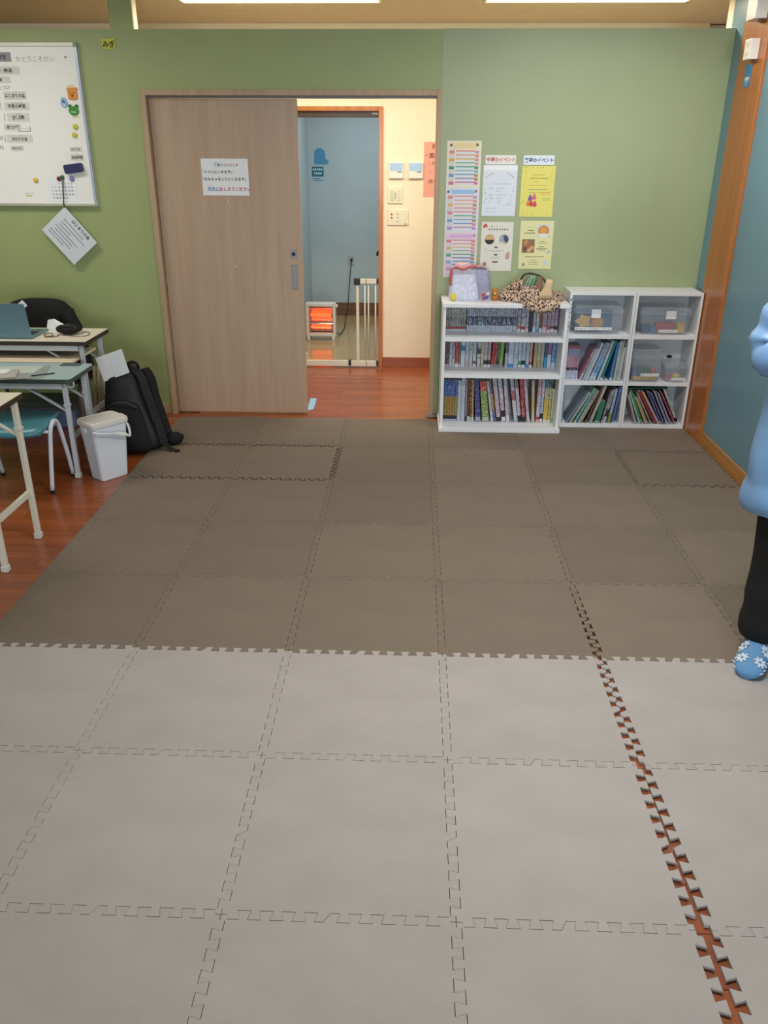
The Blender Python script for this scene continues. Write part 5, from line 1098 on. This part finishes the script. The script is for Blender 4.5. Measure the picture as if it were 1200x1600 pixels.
def on_tables():
    # laptop on the far table, lid toward us
    t = thing('laptop', (-2.70, 2.36, .71), 'open blue grey laptop on the far ivory table, seen from behind', 'laptop')
    lc = mat('blue_grey_metal', '#7493a0', .35, .03, 10, metal=.4)
    MB().box((-2.86, 2.30, .7108), (-2.492, 2.545, .726)).build('base', lc, t, bevel=.003)
    MB().box((-2.84, 2.32, .7258), (-2.512, 2.46, .7272)).build('keyboard', mat('dark_keys', '#1c2421', .5), t)
    M = Matrix.Translation((-2.676, 2.296, .724)) @ Matrix.Rotation(radians(9), 4, 'X')
    b = MB(M); b.plate([(x, z+.105) for x, z in rrect(.368, .21, .012)], -.006, .0); b.build('lid', lc, t, bevel=.001)
    b = MB(M); b.rect(-.17, .015, .17, .198, .0004); b.f = [tuple(reversed(f)) for f in b.f]; b.build('screen', mat('dark_screen', '#0f1316', .15), t)
    b = MB(M); b.tube([(-.16, -.001, .004), (.16, -.001, .004)], .005, 8); b.build('hinge', BLKPLASTIC, t, smooth=True)
    M2 = Matrix.Translation((-2.515, 2.266, .915)) @ Matrix.Rotation(radians(-38), 4, 'Y')
    b = MB(M2); b.plate(rrect(.07, .042, .002), -.001, .001); tag(b.build('card', PAPER), 'white card tucked behind the upper right corner of the laptop', 'card')
    # black jacket over a chair by the wall
    t = thing('jacket', (-2.70, 2.93, .36), 'black padded jacket hung over a chair behind the far table', 'jacket')
    rings = []
    for k, (x, zt_, zb, dp) in enumerate(((-2.99, .74, .38, .05), (-2.93, .82, .34, .075), (-2.84, .853, .32, .085), (-2.72, .858, .31, .09), (-2.60, .855, .31, .09), (-2.53, .84, .32, .085), (-2.485, .78, .33, .08), (-2.45, .71, .34, .07), (-2.415, .64, .38, .05))):
        ring = []
        for i in range(16):
            a = 2*pi*i/16; h = (zt_-zb)/2; e = (abs(cos(a))**4+abs(sin(a))**4)**(-.25)
            ring.append((x+.01*sin(4*a+k), 2.93+dp*e*cos(a)*(1+.12*sin(5*a+k*1.7)), (zt_+zb)/2+h*e*sin(a)))
        rings.append(ring)
    b = MB(); b.loft(rings); b.build('body', BLACK, t, smooth=True, subsurf=1)
    b = MB(); b.tube(smooth_path([(-2.50, 2.88, .78), (-2.455, 2.85, .66), (-2.42, 2.84, .52), (-2.40, 2.85, .36)]), [.05]*8+[.055]*5, 12); b.build('sleeve', BLACK, t, smooth=True)
    c = thing('chair', (-2.70, 2.93, FZ), 'chair under the black jacket, mostly hidden by the tables', 'chair')
    for x in (-3.10, -2.44):
        for y in (2.82, 3.04):
            b = MB(); b.tube([(x, y, FZ+.001), (x, y, .30)], .012, 8); b.build('leg', BLKPLASTIC, c, smooth=True)
    MB().box((-3.12, 2.80, .290), (-2.42, 3.06, .304)).build('seat', BLKPLASTIC, c, bevel=.004)
    # papers, headset pouch and cables
    b = MB(RZ((-2.44, 2.60, .7105), radians(-24))); b.loft([[(-.09, -.03, 0), (.09, -.03, 0), (.09, .03, 0), (-.09, .03, 0)], [(-.09, -.01, .055), (-.05, -.012, .062), (-.05, .01, .062), (-.09, .012, .055)]]); tag(b.build('folded_paper', PAPER), 'folded white paper standing between laptop and black pouch', 'paper')
    b = MB(RZ((-2.275, 2.315, .7103), radians(3))); b.box((-.115, -.06, 0), (.115, .065, .0012)); tag(b.build('paper_sheet', mat('cream_paper', '#ddd6c2', .6)), 'cream paper sheet lying at the right end of the far ivory table', 'paper')
    t = thing('headset_pouch', (-2.325, 2.46, .712), 'black soft pouch lying on the right end of far ivory table', 'pouch')
    b = MB(); b.ball((-2.325, 2.465, .742), .077, .07, .030, 18, 10, lambda th, ph: 1+.06*sin(4*th)+.05*sin(7*th+3*ph)); b.build('body', BLACK, t, smooth=True)
    b = MB(); b.tube(smooth_path([(-2.385, 2.43, .755), (-2.34, 2.41, .775), (-2.29, 2.42, .768), (-2.262, 2.44, .75)]), .004, 6); b.build('zip', mat('dark_grey_zip'), t, smooth=True)
    b = MB(); b.tube(smooth_path([(-2.30, 2.40, .7125), (-2.23, 2.37, .7125), (-2.19, 2.42, .7125), (-2.21, 2.50, .7125), (-2.27, 2.53, .7125)], 6), .0025, 5); tag(b.build('cable', BLKPLASTIC, smooth=True), 'thin black cable curling right of the black pouch', 'cable')
    b = MB(); b.tube(smooth_path([(-2.475, 2.44, .714), (-2.44, 2.36, .714), (-2.40, 2.38, .716), (-2.43, 2.44, .718), (-2.46, 2.40, .718), (-2.42, 2.34, .716), (-2.37, 2.37, .714), (-2.38, 2.42, .714)], 6), .0028, 5); tag(b.build('cable', mat('olive_cable', '#4a4a36', .5), smooth=True), 'tangled olive cable between laptop and black pouch', 'cable')
    # papers on the grey teal table
    def sheet(x, y, z, w_, d, a, m, lab, th=.0015):
        b = MB(RZ((x, y, z), radians(a))); b.box((-w_/2, -d/2, 0), (w_/2, d/2, th)); return tag(b.build('paper_stack', m), lab, 'papers', 'papers on the grey teal table')
    z = .6004
    clr = mat('clear_folder', '#a5aca8', .2, .03, 12)
    sheet(-2.43, 1.885, z, .34, .30, 14, clr, 'greyish clear folder at the bottom of the paper pile', .004)
    sheet(-2.45, 1.95, z+.0045, .25, .17, 4, mat('pale_green_paper', '#c3d0c6', .5), 'pale greenish sheet on the clear folder')
    sheet(-2.50, 1.80, z+.0045, .22, .2, 18, mat('grey_paper', '#b5b2a8', .5), 'grey paper pile nearest the camera on the clear folder', .01)
    sheet(-2.53, 1.84, z+.015, .16, .09, 6, PAPER, 'white sheet topping the grey paper pile', .006)
    b = MB(RZ((-2.19, 2.10, z), 0)); b.box((-.058, -.03, 0), (.06, .03, .004)); tag(b.build('phone', mat('slate_glass', '#4f6066', .2), bevel=.001), 'slate grey slim tray at the back right corner of grey teal table', 'tray')
    b = MB(); b.tube([(-2.30, 1.80, z+.008), (-2.20, 1.88, z+.0045)], .004, 8); tag(b.build('pen', mat('dark_blue_pen', '#1c2a44', .4), smooth=True), 'dark blue pen lying beside the clear folder', 'pen')
    # things under the tables
    t = thing('storage_box', (-2.77, 2.92, FZ), 'flat blue grey storage box with dark lid on floor behind the tables', 'storage box')
    MB().box((-3.05, 2.74, FZ+.0005), (-2.50, 3.07, .115)).build('tub', mat('blue_grey_plastic', '#5f7296', .4, .05, 10), t, bevel=.01)
    MB().box((-3.06, 2.73, .115), (-2.49, 3.08, .135)).build('lid', mat('dark_grey_plastic', '#4a5058', .4), t, bevel=.006)
    b = MB(); rings = []
    for k, (zz, s) in enumerate(((FZ+.001, .9), (.05, 1), (.2, 1.0), (.32, .85), (.40, .5))):
        rings.append([(-2.265+.045*s*cos(a)*(1+.08*sin(5*a+k)), 2.40+.06*s*sin(a)*(1+.08*sin(4*a+k)), zz) for a in [2*pi*i/18 for i in range(18)]])
    b.loft(rings); tag(b.build('plastic_bag', mat('brownish_film', '#6f5f5c', .25, .2, 20), smooth=True), 'brownish plastic bag standing on the floor under the tables', 'bag')
    t = thing('folding_stand', (-2.31, 2.74, FZ), 'folded beige wooden stand leaning behind far table leg', 'stand')
    for k, x in enumerate((-2.345, -2.315, -2.285)): MB().bar((x, 2.72, FZ+.001), (x+.015, 2.80, .42), .02, .014).build('slat', mat('beige_wood_slat', '#a89a7c', .5), t)
    MB().bar((-2.335, 2.775, .28), (-2.27, 2.775, .28), .012, .02, (0, 0, 1)).build('crosspiece', mat('beige_wood_slat'), t)
on_tables()

# ================================================================== PERSON AT THE RIGHT EDGE
def person():
    t = thing('person', (1.27, .02, 0), 'person in a pale blue padded coat, black trousers and flowered blue socks', 'person')
    # body: one continuous skinned figure facing left
    V = {'pelvis': (1.30, .05, .86, .12), 'waist': (1.30, .05, 1.0, .115), 'chest': (1.30, .05, 1.20, .125), 'neck0': (1.30, .05, 1.36, .06), 'neck': (1.285, .05, 1.42, .048),
         'head0': (1.275, .05, 1.47, .062), 'head1': (1.268, .05, 1.53, .080), 'head2': (1.272, .05, 1.585, .077), 'head3': (1.28, .05, 1.63, .045),
         'shL': (1.315, -.11, 1.32, .06), 'elL': (1.335, -.17, 1.07, .045), 'wrL': (1.15, -.12, 1.135, .030), 'hL': (1.10, -.085, 1.15, .034),
         'shR': (1.315, .20, 1.33, .06), 'elR': (1.33, .265, 1.17, .045), 'wrR': (1.15, .17, 1.17, .030), 'hR': (1.10, .145, 1.18, .034),
         'hipL': (1.30, -.03, .80, .095), 'knL': (1.245, -.06, .46, .060), 'anL': (1.245, -.075, .085, .036), 'toL': (1.16, -.105, .038, .032),
         'hipR': (1.31, .12, .80, .095), 'knR': (1.295, .125, .46, .060), 'anR': (1.275, .122, .085, .034), 'toR': (1.205, .165, .036, .026)}
    E = [('pelvis', 'waist'), ('waist', 'chest'), ('chest', 'neck0'), ('neck0', 'neck'), ('neck', 'head0'), ('head0', 'head1'), ('head1', 'head2'), ('head2', 'head3'), ('chest', 'shL'), ('shL', 'elL'), ('elL', 'wrL'), ('wrL', 'hL'), ('chest', 'shR'), ('shR', 'elR'), ('elR', 'wrR'), ('wrR', 'hR'),
         ('pelvis', 'hipL'), ('hipL', 'knL'), ('knL', 'anL'), ('anL', 'toL'), ('pelvis', 'hipR'), ('hipR', 'knR'), ('knR', 'anR'), ('anR', 'toR')]
    # fingers, each rooted inside the palm; thumbs leave the side
    for s, h in (('L', 'hL'), ('R', 'hR')):
        hx, hy, hz, _ = V[h]
        for k in range(4):
            ln = (.058, .066, .062, .05)[k]; oz = .026-.0175*k
            a, c, e = 'f%s%da' % (s, k), 'f%s%db' % (s, k), 'f%s%dc' % (s, k)
            V[a] = (hx-.022, hy+.006, hz+oz, .0095); V[c] = (hx-.022-ln*.5, hy+.018, hz+oz*1.05, .0085); V[e] = (hx-.03-ln*.62, hy+.038, hz+oz-.004, .0072)
            E += [(h, a), (a, c), (c, e)]
        V['t%sa' % s] = (hx-.002, hy-.012, hz+.034, .0105); V['t%sb' % s] = (hx-.028, hy-.014, hz+.048, .0095); V['t%sc' % s] = (hx-.05, hy-.006, hz+.052, .008)
        E += [(h, 't%sa' % s), ('t%sa' % s, 't%sb' % s), ('t%sb' % s, 't%sc' % s)]
    names = list(V); me = bpy.data.meshes.new('body'); o0 = Vector((1.27, .02, 0))
    me.from_pydata([Vector(V[n][:3])-o0 for n in names], [(names.index(a), names.index(c)) for a, c in E], [])
    ob = bpy.data.objects.new('body', me); COL.objects.link(ob); ob.parent = t
    sk = ob.modifiers.new('skin', 'SKIN'); sk.use_smooth_shade = True
    for i, n in enumerate(names):
        d = me.skin_vertices[0].data[i]; r = V[n][3]; d.radius = (r, r); d.use_root = (n == 'pelvis')
    ss = ob.modifiers.new('subsurf', 'SUBSURF'); ss.levels = 2; ss.render_levels = 2
    me.materials.append(mat('skin', '#c99a7c', .5, .04, 30))
    # face
    skin = mat('skin'); dark = mat('dark_eye', '#1c1614', .3)
    for s in (-1, 1):
        MB().ball((1.196, .05+s*.029, 1.552), .009, .012, .007, 10, 6).build('eye', dark, t, smooth=True)
        MB().ball((1.272, .05+s*.079, 1.545), .016, .008, .028, 10, 6).build('ear', skin, t, smooth=True)
    MB().ball((1.190, .05, 1.522), .016, .012, .020, 10, 6).build('nose', skin, t, smooth=True)
    MB().ball((1.204, .05, 1.487), .008, .022, .006, 10, 6).build('mouth', mat('lips', '#a8605a', .4), t, smooth=True)
    def hair(th, ph): return 1+.02*sin(9*th)
    b = MB(); b.ball((1.295, .05, 1.575), .088, .092, .088, 20, 12, hair); b.build('hair', mat('black_hair', '#17120f', .45, .3, 60, bump=.3, bscale=200), t, smooth=True)
    b = MB(); b.loft([[(1.33+a_*cos(q), .05+c_*sin(q), z) for q in [2*pi*i/16 for i in range(16)]] for z, a_, c_ in ((1.40, .035, .07), (1.46, .05, .088), (1.54, .055, .092), (1.58, .05, .08))]); b.build('back_hair', mat('black_hair'), t, smooth=True)
    # coat: puffy quilted tube with collar, then sleeves
    coatm = mat('pale_blue_nylon', '#6d94c0', .40, .08, 7, bump=.9, bscale=14)
    prof = [(.598, 1.295, .195, .215), (.615, 1.295, .215, .235), (.66, 1.295, .220, .235), (.70, 1.297, .205, .222), (.715, 1.297, .203, .22), (.78, 1.30, .222, .228), (.86, 1.30, .216, .22), (.93, 1.30, .203, .206), (1.0, 1.30, .208, .205), (1.09, 1.30, .198, .20), (1.16, 1.30, .182, .20), (1.24, 1.305, .178, .205), (1.31, 1.31, .15, .20), (1.36, 1.315, .115, .15), (1.39, 1.31, .09, .10), (1.44, 1.305, .085, .09), (1.455, 1.305, .075, .08)]
    rings = []
    for k, (z, cx, a_, c_) in enumerate(prof):
        rings.append([(cx+a_*cos(q)*(1+.022*sin(5*q+k*1.1)+.012*sin(9*q-k*2.3)), .05+c_*sin(q)*(1+.022*sin(6*q+k*.9)+.012*sin(11*q+k*1.7)), z+(.014*sin(3*q+1) if k < 5 else .006*sin(4*q+k))) for q in [2*pi*i/28 for i in range(28)]])
    b = MB(); b.loft(rings, cap=False); b.build('coat', coatm, t, smooth=True, subsurf=1)
    for s, pts in ((-1, [(1.315, -.10, 1.335), (1.33, -.165, 1.25), (1.34, -.19, 1.15), (1.315, -.185, 1.10), (1.25, -.165, 1.115), (1.17, -.13, 1.14), (1.115, -.10, 1.158)]), (1, [(1.315, .19, 1.345), (1.325, .235, 1.29), (1.335, .262, 1.21), (1.315, .265, 1.165), (1.25, .235, 1.16), (1.19, .20, 1.17), (1.14, .165, 1.175)])):
        P = smooth_path(pts, 5); n = len(P)
        rs = [(.085+.008*sin(i*1.3))*(1-.22*i/n) for i in range(n)]; rs[-1] = .045
        b = MB(); b.tube(P, rs, 16); b.build('sleeve', coatm, t, smooth=True)
    # trousers
    tm = mat('black_trouser_cloth', '#050507', .9, .2, 40, bump=.3, bscale=120)
    for pts in ([(1.30, -.035, .80, .112), (1.27, -.05, .62, .10), (1.245, -.06, .46, .088), (1.235, -.065, .33, .082), (1.222, -.072, .255, .094), (1.238, -.072, .205, .082), (1.228, -.075, .16, .094), (1.24, -.078, .105, .084), (1.242, -.078, .07, .072)],
                [(1.31, .125, .80, .112), (1.30, .12, .62, .10), (1.29, .12, .46, .088), (1.285, .122, .33, .082), (1.27, .132, .255, .090), (1.275, .125, .205, .082), (1.265, .136, .16, .092), (1.268, .132, .105, .088), (1.265, .130, .075, .076)]):
        rings = [[(x+r*cos(q)*(1+.03*sin(4*q+k)), y+r*.95*sin(q)*(1+.03*cos(3*q+k)), z) for q in [2*pi*i/20 for i in range(20)]] for k, (x, y, z, r) in enumerate(pts)]
        b = MB(); b.loft(rings); b.build('trouser_leg', tm, t, smooth=True, subsurf=1)
    # socks
    sm = mat('blue_knit', '#5f8fbd', .85, .08, 60, bump=.5, bscale=350); wk = mat('white_knit', '#c9d6e6', .85, .05, 60)
    for hx, hy, ang in ((1.285, -.065, radians(198)), (1.300, .108, radians(149))):
        M = RZ((hx, hy, 0.0015), ang) @ Matrix.Diagonal((1.16, 1.22, 1.12, 1))     # local x runs from heel to toe
        sec = [(-.012, .016, .05, .018), (.0, .030, .085, .03), (.03, .036, .115, .034), (.06, .037, .115, .036), (.09, .040, .088, .036), (.12, .043, .068, .034), (.15, .045, .058, .03), (.18, .043, .048, .026), (.2, .035, .040, .022), (.212, .018, .030, .018)]
        rings = []
        for x, hw, h, _ in sec:
            rings.append([(x, hw*cos(q)*(1 if sin(q) > 0 else 1.0), h/2+h/2*sin(q)*(1 if sin(q) > 0 else .98)) for q in [2*pi*i/18 for i in range(18)]])
        b = MB(M); b.loft(rings); b.tube([(.03, 0, .05), (.034, 0, .15)], [.040, .042], 16); s_ = b.build('sock', sm, t, smooth=True)
        # knitted flowers and a zigzag line on the sock
        def on_sock(x, q):
            for (xa, wa, ha, _), (xb, wb_, hb, _) in zip(sec, sec[1:]):
                if xa <= x <= xb:
                    f = (x-xa)/(xb-xa); hw = wa+(wb_-wa)*f; h = ha+(hb-ha)*f
                    return Vector((x, hw*cos(q), h/2+h/2*sin(q)))
        def petal(c, d, n_, ln, wd):
            """one flat knitted petal lying on the sock: centre, direction, normal"""
            sd = n_.cross(d).normalized(); pts = []
            for k in range(8):
                a = 2*pi*k/8; pts.append(c+d*ln*cos(a)+sd*wd*sin(a))
            return [p_+n_*.0012 for p_ in pts]
        for side in (1, -1):
            for fx, fq in ((.062, .30), (.112, .75), (.165, .95)):
                b = MB(M); q0 = fq if side > 0 else pi-fq; c0 = on_sock(fx, q0)
                dx = (on_sock(fx+.004, q0)-c0).normalized(); dq = (on_sock(fx, q0+.05)-c0).normalized(); nn = dq.cross(dx).normalized()
                if nn.y*c0.y < 0: nn = -nn
                for k in range(8):
                    a = 2*pi*k/8; d = dx*cos(a)+dq*sin(a)
                    b.quad(*petal(c0+d*.0125, d, nn, .0085, .0042))
                stuff(b.build('flower_pattern', wk, s_))
        b = MB(M)
        for k in range(20):
            for side in (0, pi):
                c = on_sock(.02+k*.0092, (.0 if side == 0 else pi)+(.16 if k % 2 else -.02)*(1 if side == 0 else -1)); b.ball(c, .0028, .0028, .0028, 6, 4)
        stuff(b.build('zigzag_line', wk, s_, smooth=True))
    t.location = (1.332, .06, 0); t.rotation_euler = (0, 0, radians(90))
person()
